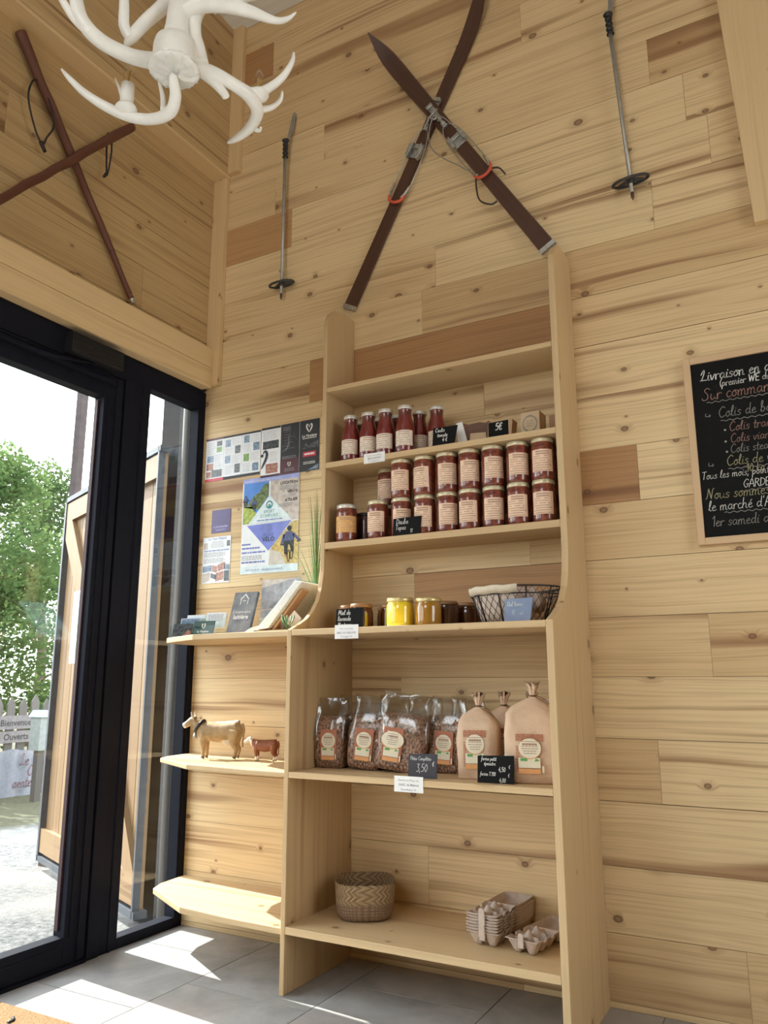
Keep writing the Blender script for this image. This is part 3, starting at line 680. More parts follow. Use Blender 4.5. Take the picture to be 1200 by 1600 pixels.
# ------------------------------------------------------------------ bookcase and corner shelves
BX0, BX1 = .832, 1.800; IX0, IX1 = .850, 1.777
UF, LF = -.215, -.420
bk = thing('bookcase', 'tall pale pine bookcase with curved sides standing on the floor at the back wall', 'bookcase', (1.315, -.2, 0))
OB = (1.315, -.2, 0)
def side(top):
    h = top
    return [(-.0015, 0), (LF, 0), (LF, 1.177), (-.405, 1.184), (-.365, 1.200), (-.320, 1.222), (-.282, 1.252), (-.248, 1.295), (-.228, 1.345), (UF, 1.41), (UF, h - .11),
            (-.208, h - .075), (-.190, h - .045), (-.160, h - .02), (-.125, h - .008), (-.08, h), (-.0015, h)]
mb = MB(OB); mb.prism(side(2.530), 0, BX0, IX0, 0, 2, (.75, .2)); mb.build('side_panel', M_CASE, bk, bevel=.002)
mb = MB(OB); mb.prism(side(2.556), 0, IX1, BX1, 0, 2, (.25, .1)); mb.build('side_panel', M_CASE, bk, bevel=.002)
ZA, ZB, ZCJ, ZD, ZE, ZF = 2.152, 1.840, 1.520, 1.177, .695, .208
for z, t, f in ((ZA, .019, UF), (ZB, .022, UF), (ZCJ, .025, UF), (ZD, .021, LF), (ZE, .020, LF), (ZF, .024, LF)):
    mb = MB(OB); mb.box(IX0 + .0003, IX1 - .0003, f + .0005, -.0015, z - t, z, 0, 0, (R.random() * .6, .15)); mb.build('shelf', M_CASE, bk, bevel=.0015)
cs = [(-.0015, .034), (-.165, .048), (-.236, .080), (-.388, .362), (-.408, .58), (-.414, BX0 - .0005), (-.0015, BX0 - .0005)]
for z, t, lab in ((1.176, .022, 'pine corner shelf holding leaflets, level with the bookcase counter'), (.693, .018, 'pine corner shelf under the two cow figures'), (.200, .022, 'empty sunlit pine corner shelf nearest the floor')):
    mb = MB((.45, -.2, z)); mb.prism([(b_, a) for a, b_ in cs], 2, z - t, z, 0, 0, (.15, .1)); o = mb.build('corner_shelf', M_CASE, bevel=.003); tag(o, lab, 'shelf', 'corner shelves left of the bookcase')

# ------------------------------------------------------------------ jars, bottles
m, nt, b = newmat('tomato_sauce'); M_SAUCE = m
tx = nd(nt, 'TexCoord').outputs['Object']; n1 = nd(nt, 'TexNoise', Vector=tx, Scale=90.0, Detail=4.0).outputs[0]; n2 = nd(nt, 'TexVoronoi', Vector=tx, Scale=70.0).outputs[0]
c = mixc(nt, mrange(nt, n1, .4, .65), (.11, .014, .008), (.26, .050, .020)); c = mixc(nt, mrange(nt, n2, .15, .05), c, (.36, .15, .07))
nt.links.new(c, b.inputs['Base Color']); b.inputs['Roughness'].default_value = .35; b.inputs['Coat Weight'].default_value = 1.0; b.inputs['Coat Roughness'].default_value = .03
M_DARKS = plain('dark_stew', (.07, .020, .014), .3, 0, .3, 60, coat=1.0)
M_COULIS = plain('tomato_coulis', (.15, .010, .010), .3, 0, .25, 40, coat=1.0)
M_NECK = plain('coulis_neck', (.12, .018, .014), .3, 0, .25, 40, coat=1.0)
M_LIDG = plain('cream_gold_lid', (.62, .55, .38), .35, .35, .06)
M_LIDB = plain('silver_lid', (.66, .63, .58), .35, .4, .06)
M_LABEL = plain('pale_pink_label', (.80, .58, .43), .6, 0, .04)
M_LABELO = plain('orange_label', (.78, .45, .16), .6, 0, .05)
M_LABELW = plain('cream_label', (.76, .66, .56), .6, 0, .05)
M_LINK = plain('label_print', (.40, .24, .17), .7)
def curved_label(root, r, z0, z1, a0, a1, mat, title=True, seed=1, parent=None, nl=9):
    """paper label wrapped round a jar; angle 0 faces -y"""
    mb = MB(); n = 12
    def pt(t, z, k): a = a0 + (a1 - a0) * t; return (math.sin(a) * (r + k), -math.cos(a) * (r + k), z)
    P = [pt(i / n, z, .0006) for i in range(n + 1) for z in (z0, z1)]
    mb.add(P, [(2 * i, 2 * i + 2, 2 * i + 3, 2 * i + 1) for i in range(n)], 0, None, None, True)
    q = random.Random(seed); h = z1 - z0
    for k in range(nl):
        zc = z1 - h * (.10 + .84 * k / (nl - 1)) ; t0, t1 = (.22, .8) if k < 2 else (.08, .70 + .24 * q.random()); th = h * (.028 if k < 2 else .016)
        m_ = 8
        for i in range(m_):
            s0, s1 = t0 + (t1 - t0) * i / m_, t0 + (t1 - t0) * (i + .86) / m_
            if k >= 2 and q.random() < .12: continue
            mb.add([pt(s0, zc - th, .001), pt(s1, zc - th, .001), pt(s1, zc + th, .001), pt(s0, zc + th, .001)], [(0, 1, 2, 3)], 1)
    return mb.build('label', [mat, M_LINK], parent or root)
def make_jar(name, r, h, lidh, body, lid, label, lz, seed=1, a=(-.95, .95), cat='jar', nl=9):
    t = thing(name, '', cat)
    mb = MB(); hb = h - lidh
    mb.lathe([(r * .55, .0), (r * .88, .0), (r * .97, .005), (r, .014), (r, hb - .022), (r * .97, hb - .012), (r * .9, hb - .003), (r * .9, hb + .001)], n=28, cap0=True); mb.build('glass_body', body, t)
    mb = MB(); mb.lathe([(r * .90, hb - .001), (r * .955, hb), (r * .965, hb + .002), (r * .955, h - .003), (r * .91, h), (r * .85, h - .0008)], n=28); mb.build('lid', lid, t)
    if label: curved_label(t, r, lz[0], lz[1], a[0], a[1], label, seed=seed, nl=nl)
    return t
ORD = ['first', 'second', 'third', 'fourth', 'fifth', 'sixth', 'seventh', 'eighth', 'ninth', 'tenth']
jar0 = make_jar('sauce_jar', .0405, .1485, .015, M_SAUCE, M_LIDG, M_LABEL, (.026, .104), 3)
def put(proto, used, x, y, z, rz, label, group):
    if not used: proto.location = (x, y, z); proto.rotation_euler.z = rz; proto['label'] = label; proto['group'] = group; used.append(1); return proto
    return dup(proto, label, (x, y, z), rz, group)
FACE = .50      # turn a label towards the viewer's side of the room
u_ = []
LOW = [1.060, 1.160, 1.257, 1.349, 1.438, 1.528, 1.621, 1.712]
LT = {0: 'sauce jar standing alone without a jar on top, beside the orange labelled jar', 1: 'bottom sauce jar half hidden behind the Daube sign, on its door side', 2: 'bottom sauce jar half hidden behind the Daube sign, on its bookcase-side half',
      7: 'bottom sauce jar against the right side panel of the bookcase'}
for i, x in enumerate(LOW):
    lab = LT.get(i) or 'sauce jar in the bottom row, %s from the bookcase right side panel' % ORD[7 - i]
    put(jar0, u_, x, -.165 + .004 * R.uniform(-1, 1), ZCJ, FACE + R.uniform(-.35, .1) if i != 4 else .1, lab, 'red sauce jars on the jar shelf')
for i, x in enumerate(LOW[1:]):
    lab = 'sauce jar stacked in the top row against the right side panel of the bookcase' if i == 6 else ('sauce jar at the door end of the stacked top row' if i == 0 else 'sauce jar in the top row, %s from the bookcase right side panel' % ORD[6 - i])
    put(jar0, u_, x + .001, -.165, ZCJ + .1485, (-.12 if i == 1 else FACE + R.uniform(-.4, .1)), lab, 'red sauce jars on the jar shelf')
put(jar0, u_, 1.050, -.068, ZCJ + .1485, .1, 'sauce jar set back in the top row, peeping out behind its front neighbour', 'red sauce jars on the jar shelf')
put(jar0, u_, 1.050, -.068, ZCJ, .2, 'sauce jar hidden low in the back row under the set back jar', 'red sauce jars on the jar shelf')
j = make_jar('sauce_jar', .0415, .148, .015, M_SAUCE, M_LIDB, M_LABELO, (.036, .100), 5, (-1.2, 1.2)); j.location = (.920, -.165, ZCJ); j.rotation_euler.z = .42; tag(j, 'red sauce jar with an orange label next to the left side panel', group='red sauce jars on the jar shelf')
j = make_jar('sauce_jar', .039, .130, .013, M_DARKS, plain('black_lid', (.02, .02, .02), .4), None, (0, 0)); j.location = (.945, -.064, ZCJ); tag(j, 'dark jar with a black lid in the shade behind the orange labelled jar', group='red sauce jars on the jar shelf')
# coulis bottles
def make_bottle():
    t = thing('coulis_bottle', '', 'bottle')
    mb = MB(); mb.lathe([(.020, 0), (.032, 0), (.036, .004), (.037, .012), (.037, .098), (.0355, .110), (.031, .128), (.027, .143), (.0255, .150)], n=26, cap1=False); mb.build('glass_body', M_COULIS, t)
    mb = MB(); mb.lathe([(.0255, .150), (.0248, .158), (.0252, .172), (.0262, .176)], n=26, cap0=False); mb.build('neck', M_NECK, t)
    mb = MB(); mb.lathe([(.0262, .175), (.0285, .1755), (.0288, .178), (.0282, .187), (.0265, .190), (.022, .1895)], n=26); mb.build('cap', M_LIDB, t)
    curved_label(t, .037, .026, .086, -1.05, 1.05, M_LABELW, seed=9, nl=7)
    return t
bt = make_bottle(); u_ = []
BL = [(.936, -.165, 'front red coulis bottle closest to the left side panel'), (1.017, -.165, 'second front coulis bottle from the left side panel'), (1.094, -.166, 'coulis bottle right behind the white shelf card'), (1.179, -.166, 'front coulis bottle with a fully visible label beside the set back bottle'),
      (1.200, -.082, 'coulis bottle set back between two front bottles'), (1.282, -.10, 'coulis bottle partly covered by the Coulis slate'),
      (.925, -.078, 'back row coulis bottle showing only its dark cap between the first two bottles'), (1.010, -.078, 'back row coulis bottle behind the second and third front bottles'), (1.098, -.078, 'back row coulis bottle behind the third and fourth front bottles')]
for k, (x, y, lab) in enumerate(BL): put(bt, u_, x, y, ZB, FACE - .15 + R.uniform(-.15, .15), lab, 'tomato coulis bottles on the bottle shelf')

# ------------------------------------------------------------------ slates, cards
def slate(label, w, h, loc, rotz, tilt, rows, mat=None, shear=0.0, cat='price sign', name='slate_sign', edge=None, th=.004):
    o = thing(name, label, cat, loc, 'little chalk price slates', rotz, -tilt)
    mb = MB(); sh = Sheet((-w / 2, 0, 0), w=w, h=h)
    p = [(-w / 2, 0, 0), (w / 2, 0, 0), (w / 2 + shear, 0, h), (-w / 2 + shear * .2, 0, h * .96)]
    mb.add(p + [(a, th, c) for a, _, c in p], [(0, 1, 2, 3), (7, 6, 5, 4), (0, 4, 5, 1), (1, 5, 6, 2), (2, 6, 7, 3), (3, 7, 4, 0)], 0); mb.build('slate', mat or M_SLATE, o)
    mb = MB()
    for txt, a, b_, sz, *k in rows: sh.script(mb, txt, a, b_, sz, 1, 0, wt=k[0] if k else .10)
    mb.build('lettering', M_CHALK, o); return o
slate('black slate chalked Coulis tomate leaning by the last coulis bottle', .084, .074, (1.355, -.205, ZB), .12, .10, [('Coulis', .12, .72, .015, .13), ('tomate', .22, .46, .0145, .13), ('4 €', .45, .20, .0145, .13)], shear=.012)
slate('black slate chalked Daube in front of the sauce jars', .108, .066, (1.205, -.2145, ZCJ), .05, .03, [('Daube', .12, .62, .020, .08), ('Tapas', .10, .30, .018, .08), ('11', .64, .10, .014)], shear=.006)
slate('black slate chalked Miel de lavande at the door end of the counter', .106, .068, (1.079, -.403, ZD), .03, .05, [('Miel de', .08, .66, .0165, .11), ('lavande', .07, .36, .0165, .11), ('Montagne', .08, .07, .014, .11)])
slate('black slate chalked Pates Completes 3,50 in front of the pasta bags', .100, .076, (1.336, -.372, ZE), .02, .10, [('Pâtes Complètes', .06, .72, .0115, .09), ('3,50', .28, .26, .024, .06), ('€', .84, .50, .014)], plain('purple_black_slate', (.020, .017, .028), .5))
slate('black slate chalked with two flour prices between the flour bags', .116, .082, (1.588, -.382, ZE), .02, .08, [('farine petit', .10, .80, .011, .12), ('épeautre', .18, .63, .011, .12), ('4,50', .58, .42, .013, .10), ('€', .86, .54, .010), ('farine T.110', .07, .26, .011, .12), ('4,00', .60, .05, .012, .10), ('€', .84, .24, .010)])
o = slate('blue grey slate with faint chalk writing leaning on the wire basket', .082, .074, (1.676, -.385, ZD), .06, .10, [('Oul lame', .10, .66, .014, .09), ('1€', .28, .30, .014, .05), ('uo', .60, .30, .012, .05)], plain('blue_grey_slate', (.19, .25, .40), .5), .010)
slate('small dark slate chalked 5€ between kraft edges on the bottle shelf', .074, .078, (1.548, -.150, ZB), .05, .05, [('5€', .34, .56, .026, .15)])
def card(label, x0, x1, z0, z1, y, rows, tilt=0.0):
    o = thing('shelf_card', label, 'label card', ((x0 + x1) / 2, y, z1), 'white printed cards on the shelf edges', tilt)
    w, h = x1 - x0, z1 - z0; mb = MB(); sh = Sheet((-w / 2, -.0006, -h), w=w, h=h); sh.slab(mb, .0006, 0); mb.build('card', M_CARD, o)
    mb = MB()
    for txt, b_, sz, bold in rows: sh.text(mb, txt, .5, b_, sz, 1, 0, 'CENTER', bold)
    mb.build('print', M_INKG, o)
card('white printed card on the edge of the bottle shelf', 1.026, 1.118, 1.810, 1.849, UF - .0008, [('Coulis de tomates', .68, .0085, 0), ('MON JARDIN', .38, .0095, .02), ('Bourdeaux 26', .10, .0085, 0)])
card('white printed card under the Miel slate on the counter edge', 1.033, 1.127, 1.139, 1.186, LF - .0008, [('Miel de lavande', .66, .0085, 0), ('MIEL DU VALLON', .36, .0095, .02), ('Montagne 26', .10, .0085, 0)])
card('white printed card under the pasta slate on the shelf edge', 1.262, 1.364, .657, .705, LF - .0008, [('Farines et Pâtes du', .68, .0095, 0), ('GAEC de Malaval', .39, .010, .02), ('Bourdeaux 26', .10, .0095, 0)])

# ------------------------------------------------------------------ kraft packets and soap box on the bottle shelf
M_KRAFT = plain('kraft_brown', (.46, .29, .17), .75, 0, .12, 25); M_DKRAFT = plain('dark_brown_packet', (.12, .055, .035), .6, 0, .15)
M_KBOX = plain('kraft_box', (.55, .40, .26), .7, 0, .06)
o = thing('dried_herb_packet', 'dark brown packet with a white pointed end lying on the bottle shelf', 'packet', (1.455, -.115, ZB))
mb = MB((1.455, -.115, ZB)); mb.prism([(1.415, ZB), (1.500, ZB), (1.508, ZB + .090), (1.495, ZB + .084), (1.470, ZB + .090), (1.425, ZB + .088), (1.40, ZB + .098)], 1, -.135, -.085); mb.build('wrapper', M_DKRAFT, o, bevel=.002)
mb = MB((1.455, -.115, ZB)); mb.prism([(1.388, ZB), (1.428, ZB), (1.404, ZB + .100), (1.380, ZB + .096)], 1, -.142, -.1365); mb.build('white_flap', M_CARD, o)
mb = MB((1.455, -.115, ZB)); mb.prism([(1.430, ZB), (1.498, ZB), (1.498, ZB + .046), (1.436, ZB + .050)], 1, -.140, -.1365); mb.build('label', M_KBOX, o)
for x, lab in ((1.509, 'upright kraft strip on the door side of the 5€ slate'), (1.590, 'upright kraft strip on the box side of the 5€ slate')):
    mb = MB((x, -.115, ZB)); mb.prism([(x - .006, ZB), (x + .003, ZB), (x + .012, ZB + .078), (x, ZB + .080)], 1, -.145, -.095); o = mb.build('kraft_sleeve', M_KRAFT); tag(o, lab, 'packet')
o = thing('soap_box', 'square kraft box printed with a leafy wreath on the bottle shelf', 'box', (1.672, -.125, ZB), None, -.02)
mb = MB(); mb.box(-.035, .035, -.035, .035, 0, .088); mb.build('carton', M_KBOX, o, bevel=.0015)
mb = MB(); sh = Sheet((-.035, -.0352, 0), w=.070, h=.088); q = random.Random(4)
for k in range(26):
    a = 2 * PI * k / 26; sh.disc(mb, .5 + math.cos(a) * .36, .5 + math.sin(a) * .32, .035 + .012 * q.random(), 1, 0, 7)
sh.lines(mb, .3, .72, .36, .66, 3, 1, 0, .1, .3, 2, True); mb.build('print', plain('wreath_grey', (.24, .25, .22), .7), o)
o = thing('kraft_box', 'small dark kraft box behind the wreath box against the side panel', 'box', (1.748, -.07, ZB)); mb = MB(); mb.box(-.026, .026, -.03, .03, 0, .084); mb.build('carton', M_KRAFT, o, bevel=.0015)

# ------------------------------------------------------------------ honey
def honeymat(name, col, tr):
    m, nt, b = newmat(name); b.inputs['Base Color'].default_value = (*col, 1); b.inputs['Roughness'].default_value = .12
    n = nd(nt, 'TexNoise', Vector=nd(nt, 'TexCoord').outputs['Object'], Scale=14.0).outputs[0]
    nt.links.new(mixc(nt, mrange(nt, n, .3, .7), tuple(x * .8 for x in col), col), b.inputs['Base Color'])
    b.inputs['Subsurface Weight'].default_value = tr; b.inputs['Subsurface Radius'].default_value = (.05, .03, .008); b.inputs['Subsurface Scale'].default_value = .6
    b.inputs['Coat Weight'].default_value = 1.0; b.inputs['Coat Roughness'].default_value = .03; return m
h1 = make_jar('honey_jar', .0485, .103, .014, honeymat('yellow_honey', (.95, .74, .05), .6), M_GOLD, None, (0, 0)); h1.location = (1.224, -.30, ZD); tag(h1, 'bright yellow honey jar with a gold lid on the counter', group='honey jars on the counter')
h2 = make_jar('honey_jar', .0455, .097, .013, honeymat('amber_honey', (.40, .20, .025), .4), M_GOLD, None, (0, 0)); h2.location = (1.331, -.30, ZD); tag(h2, 'amber honey jar beside the bright yellow one', group='honey jars on the counter')
h3 = make_jar('honey_jar', .043, .095, .013, honeymat('dark_honey', (.085, .026, .009), .15), plain('brown_lid', (.30, .16, .08), .4, .3), None, (0, 0)); u_ = []
for x, y, lab in ((1.342, -.175, 'dark honey jar half showing behind the amber jar'), (1.385, -.085, 'dark honey jar furthest back, past the amber jar'), (1.118, -.17, 'dark honey jar half hidden behind the bright yellow jar'), (.958, -.20, 'dark honey jar at the door side of the Miel slate'), (1.035, -.245, 'dark honey jar directly behind the Miel slate'), (1.062, -.09, 'dark honey jar in the back row behind the Miel slate')):
    put(h3, u_, x, y, ZD, 0, lab, 'honey jars on the counter')

# ------------------------------------------------------------------ wire basket with cloth liner
o = thing('wire_basket', 'dark oval wire basket with a pale cloth liner on the counter', 'basket', (1.616, -.225, ZD))
def oval(z, sx, sy, n=40): return [(sx * math.cos(2 * PI * i / n), sy * math.sin(2 * PI * i / n), z) for i in range(n)]
bz, tz = .006, .118; B0, B1 = (.118, .082), (.153, .122)
def bp_(a, f): s_ = (B0[0] + (B1[0] - B0[0]) * f, B0[1] + (B1[1] - B0[1]) * f); return (s_[0] * math.cos(a), s_[1] * math.sin(a), bz + (tz - bz) * f)
mb = MB()
mb.tube(oval(bz, *B0), .0022, 6, closed=True); mb.tube(oval(tz, *B1), .003, 6, closed=True); mb.tube(oval(.095, .147, .1145), .0022, 6, closed=True)
for k in range(10): a = 2 * PI * k / 10 + .2; mb.tube([bp_(a, 0), bp_(a, 1)], .0024, 6)
mb.build('wire_frame', M_BLACK, o)
mb = MB()
for k in range(34):
    a = 2 * PI * k / 34
    for s_ in (1, -1): mb.tube([bp_(a + s_ * .55 * f, f) for f in (0, .25, .5, .75, 1)], .0008, 4)
mb.build('wire_netting', M_BLACK, o)
M_LINEN = plain('linen_liner', (.62, .52, .46), .9, 0, .08, 60, .001); M_LINENR = plain('linen_rim', (.66, .58, .46), .9, 0, .08, 80, .001)
mb = MB(); n = 36
rs = [[(p[0] * .97, p[1] * .97, p[2]) for p in (bp_(PI * .62 + PI * .98 * i / n, f) for i in range(n + 1))] for f in (.02, .35, .7, .98)]
P = [p for r in rs for p in r]; mb.add(P, [(k * (n + 1) + i, k * (n + 1) + i + 1, (k + 1) * (n + 1) + i + 1, (k + 1) * (n + 1) + i) for k in range(3) for i in range(n)], 0, None, None, True); mb.build('liner', M_LINEN, o, solid=.002)
mb = MB(); rs = []
for f, e in ((.80, 1.035), (.95, 1.04), (1.03, 1.02), (1.035, .97), (.8, .93)):
    rs.append([(p[0] * e, p[1] * e, p[2] + .0015 * math.sin(i * 1.1)) for i, p in enumerate(bp_(PI * .62 + PI * .98 * i / n, f) for i in range(n + 1))])
P = [p for r in rs for p in r]; mb.add(P, [(k * (n + 1) + i, k * (n + 1) + i + 1, (k + 1) * (n + 1) + i + 1, (k + 1) * (n + 1) + i) for k in range(4) for i in range(n)], 0, None, None, True); mb.build('liner_rim', M_LINENR, o, solid=.0015)
M_SACH = plain('pinkish_paper_sachet', (.52, .40, .36), .7, 0, .12, 40)
for k, (x, y, z, rz, lab) in enumerate(((.02, .0, .085, .3, 'pale paper sachet poking highest out of the wire basket'), (.075, -.03, .078, -.4, 'pale paper sachet at the side panel end of the wire basket'), (.065, .04, .07, .9, 'pale paper sachet at the back of the wire basket'), (-.03, .03, .068, -.2, 'pale paper sachet under the cloth side of the wire basket'))):
    s_ = thing('paper_sachet', lab, 'sachet', (1.616 + x, -.225 + y, ZD + z), 'paper sachets in the wire basket', rz, .25)
    mb = MB(); mb.lathe([(.012, -.03), (.024, -.02), (.027, 0), (.022, .02), (.010, .032), (.016, .040)], n=14, se=3.0, sy=.5); mb.build('wrapper', M_SACH, s_)

# ------------------------------------------------------------------ pasta bags
m, nt, b = newmat('wholemeal_pasta'); M_PASTA = m
tx = nd(nt, 'TexCoord').outputs['Object']
vo = nd(nt, 'TexVoronoi', Vector=nd(nt, 'Mapping', Vector=tx, Scale=(150.0, 150.0, 85.0)).outputs[0], Scale=1.0, Randomness=1.0)
nz = nd(nt, 'TexNoise', Vector=tx, Scale=180.0, Detail=3.0).outputs[0]
c = mixc(nt, mrange(nt, vo.outputs['Distance'], .15, .75), (.40, .215, .13), (.085, .038, .024)); c = mixc(nt, mrange(nt, nz, .55, .75), c, (.46, .30, .21))
nt.links.new(c, b.inputs['Base Color']); b.inputs['Roughness'].default_value = .45; b.inputs['Coat Weight'].default_value = .7; b.inputs['Coat Roughness'].default_value = .12
bp = nd(nt, 'Bump', Strength=1.0, Distance=.004, Height=mth(nt, 'MULTIPLY', vo.outputs['Distance'], -1.0)); nt.links.new(bp.outputs[0], b.inputs['Normal'])
M_CREAM = plain('cream_disc', (.78, .72, .56), .55, 0, .03); M_OR = plain('orange_print', (.75, .36, .14), .55, 0, .04); M_GRN = plain('green_print', (.12, .36, .10), .55)
M_SALM = plain('salmon_print', (.42, .15, .08), .55, 0, .08)
def product_label(root, w, h, y, z, x=0.0, full=True):
    mb = MB(); sh = Sheet((x - w / 2, y, z), w=w, h=h)
    (sh.rect(mb, 0, 0, 1, 1, 0, 2) if full else [sh.lines(mb, 0, 1, .82, 1.0, 7, 0, 2, .02, .8, 11), sh.lines(mb, 0, .16, .05, .7, 12, 0, 2, .3, .6, 12)]); sh.rect(mb, .08, .0, .86, .12, 1, 1); sh.rect(mb, .08, .14, .86, .40, 1, 0); sh.disc(mb, .5, .62, .255, 2, 1, 26); sh.disc(mb, .5, .64, .25, 3, 0, 26)
    sh.rect(mb, .16, .315, .40, .385, 4, 3); sh.poly(mb, [(.66, .31), (.84, .33), (.70, .39)], 4, 3); sh.rect(mb, .92, .03, .99, .20, 4, 0)
    sh.lines(mb, .2, .8, .48, .84, 6, 5, 4, .3, .28, 3, True); sh.lines(mb, .24, .76, .70, .78, 1, 5, 4, .0, .6, 5, True)
    return mb.build('label', [M_CREAM, M_OR, M_SALM, M_GRN, M_LINK], root)
def soft(rs, seed, amp, sc):
    q = mnoise
    return [[tuple(Vector(p) + Vector((q.noise(Vector(p) * sc + Vector((seed, 0, 0))), q.noise(Vector(p) * sc + Vector((0, seed, 7))), 0)) * amp) for p in r] for r in rs]
def srect(w, d, z, n=40, pw=5.0, ox=0, oy=0):
    r = []
    for i in range(n):
        a = 2 * PI * i / n; ca, sa = math.cos(a), math.sin(a)
        r.append((ox + abs(ca) ** (2 / pw) * (1 if ca >= 0 else -1) * w, oy + abs(sa) ** (2 / pw) * (1 if sa >= 0 else -1) * d, z))
    return r
def make_pasta(seed, w=.060, d=.040, fill=.185, top=.250, lw=1.0, lx=0.0):
    t = thing('pasta_bag', '', 'bag of pasta')
    mb = MB(); rs = [srect(w * .8, d * .75, .0), srect(w * .95, d * .95, .004), srect(w, d, .02), srect(w * 1.02, d * 1.05, .06), srect(w * 1.03, d * 1.06, .11), srect(w * .99, d * .95, .15), srect(w * .93, d * .72, fill - .008), srect(w * .7, d * .45, fill)]
    mb.rings(soft(rs, seed, .006, 16)); mb.build('pasta_filling', M_PASTA, t)
    mb = MB(); rs = [srect(w * 1.045, d * 1.08, .10), srect(w * 1.02, d * 1.0, .15), srect(w * 1.0, d * .78, fill), srect(w * 1.0, d * .42, fill + (top - fill) * .45), srect(w * 1.01, d * .14, top - .012), srect(w * 1.03, d * .05, top)]
    mb.rings(soft(soft(rs, seed + 4, .016, 20), seed + 9, .010, 55), cap0=False, cap1=False); mb.build('film', M_FILM, t)
    product_label(t, .064 * lw, .108, -d * 1.06 - .0035, .030, lx)
    return t
pz = []
for k, (x, y, rz, ry, sc, lab) in enumerate(((.906, -.225, .18, 0, .97, 'clear bag of brown pasta against the left side panel'), (1.045, -.232, .20, .11, 1.0, 'clear bag of brown pasta leaning in the middle of the three front bags'), (1.190, -.238, .20, .13, 1.03, 'clear bag of brown pasta leaning beside the Pates slate'))):
    pb = make_pasta(k * 3 + 1, lw=(1, 1, .74)[k], lx=(0, 0, -.018)[k]); pb.location = (x, y, ZE + (.004 if ry else 0)); pb.rotation_euler = (0, ry, rz); pb.scale = (sc * (1, 1.04, 1.42)[k], sc * (1, 1, 1.12)[k], sc); tag(pb, lab, group='bags of pasta'); pz.append(pb)
for x, y, rz, ry, lab in ((1.208, -.128, .2, .10, 'shaded pasta bag right behind the bag beside the Pates slate'), (1.335, -.180, .1, .06, 'shaded pasta bag behind the Pates slate'), (.935, -.125, .1, .02, 'shaded pasta bag behind the front bag at the left side panel'), (1.09, -.11, .1, .06, 'shaded pasta bag behind the middle front bag'), (1.365, -.072, .1, .03, 'pasta bag furthest back next to the flour bags')):
    pb = dup(pz[1], lab, (x, y, ZE), rz); pb.rotation_euler.y = ry
# ------------------------------------------------------------------ flour bags
M_FLOUR = plain('kraft_flour_bag', (.66, .47, .33), .8, 0, .06, 16, .010)
def make_flour(seed, w, d, h):
    t = thing('flour_bag', '', 'bag of flour')
    mb = MB(); rs = [srect(w * .9, d * .86, 0, pw=7), srect(w * .99, d * .98, .004, pw=7), srect(w * 1.01, d * 1.03, h * .25, pw=6), srect(w * 1.02, d * 1.06, h * .55, pw=5.5), srect(w * 1.0, d * 1.04, h * .74, pw=5.5), srect(w * .97, d * .96, h * .80, pw=5), srect(w * .80, d * .66, h * .885, pw=3.5), srect(w * .42, d * .34, h * .965, pw=2.4), srect(.011, .010, h, pw=2)]
    mb.rings(soft(rs, seed, .010, 17), cap1=False); mb.build('paper_body', M_FLOUR, t)
    mb = MB(); q = random.Random(seed); rs = []
    for z, r, am in ((-.004, .010, 0), (.006, .008, .05), (.020, .009, .45), (.040, .014, .8)):
        rs.append([(math.cos(2 * PI * i / 20) * r * (1 + am * math.sin(i * 2.3 + seed)), math.sin(2 * PI * i / 20) * r * .6 * (1 + am * math.cos(i * 1.9)), h + z + am * .012 * math.sin(i * 1.7)) for i in range(20)])
    mb.rings(rs, cap1=False); mb.build('gathered_top', M_FLOUR, t, solid=.0012)
    mb = MB(); mb.tube([(math.cos(2 * PI * i / 12) * .0105, math.sin(2 * PI * i / 12) * .0105, h + .003) for i in range(12)], .002, 6, closed=True)
    mb.tube([(.010, -.006, h + .003), (.03, -.02, h - .004), (.05, -.03, h - .022)], .0013, 5, 0, 4); mb.build('string_tie', plain('brown_twine', (.16, .09, .05), .9), t)
    product_label(t, .074, .118, -d * 1.08 - .004, .032, -.004, False)
    return t
f1 = make_flour(2, .064, .050, .220); f1.location = (1.492, -.268, ZE); f1.rotation_euler.z = .22; tag(f1, 'kraft flour bag with a tied top on the pasta side of the two price slate', group='bags of flour')
f2 = make_flour(5, .072, .056, .262); f2.scale = (1.14, 1.05, .97); f2.location = (1.683, -.288, ZE); f2.rotation_euler.z = .18; tag(f2, 'largest kraft flour bag with a tied top at the right side panel', group='bags of flour')
f3 = dup(f1, 'shaded flour bag tied with brown paper behind the smaller front flour bag', (1.53, -.135, ZE), .1)
f4 = dup(f2, 'flour bag behind the largest one, only its gathered top showing', (1.706, -.120, ZE), .1)
f5 = dup(f1, 'shaded flour bag between the two back flour bags', (1.605, -.066, ZE), -.1)

# ------------------------------------------------------------------ woven basket
m, nt, b = newmat('woven_seagrass'); M_WOVE = m
uv = nd(nt, 'UVMap', _uv_map='UVMap').outputs[0]; sp = nd(nt, 'SeparateXYZ', i0=uv)
a1 = mth(nt, 'ADD', sp.outputs[1], mth(nt, 'MULTIPLY', mth(nt, 'PINGPONG', sp.outputs[0], .014), 1.3))
a1 = mth(nt, 'ADD', a1, mth(nt, 'MULTIPLY', nd(nt, 'TexNoise', Vector=uv, Scale=26.0, Detail=2.0).outputs[0], .010)); w1 = mth(nt, 'PINGPONG', mth(nt, 'MULTIPLY', a1, 95.0), 1.0); w2 = nd(nt, 'TexNoise', Vector=uv, Scale=160.0, Detail=2.0).outputs[0]
c = mixc(nt, mrange(nt, w1, .05, .55), (.17, .10, .05), (.33, .225, .12)); c = mixc(nt, mth(nt, 'MULTIPLY', mrange(nt, w2, .5, .7), .5), c, (.26, .15, .07))
nt.links.new(c, b.inputs['Base Color']); b.inputs['Roughness'].default_value = .75
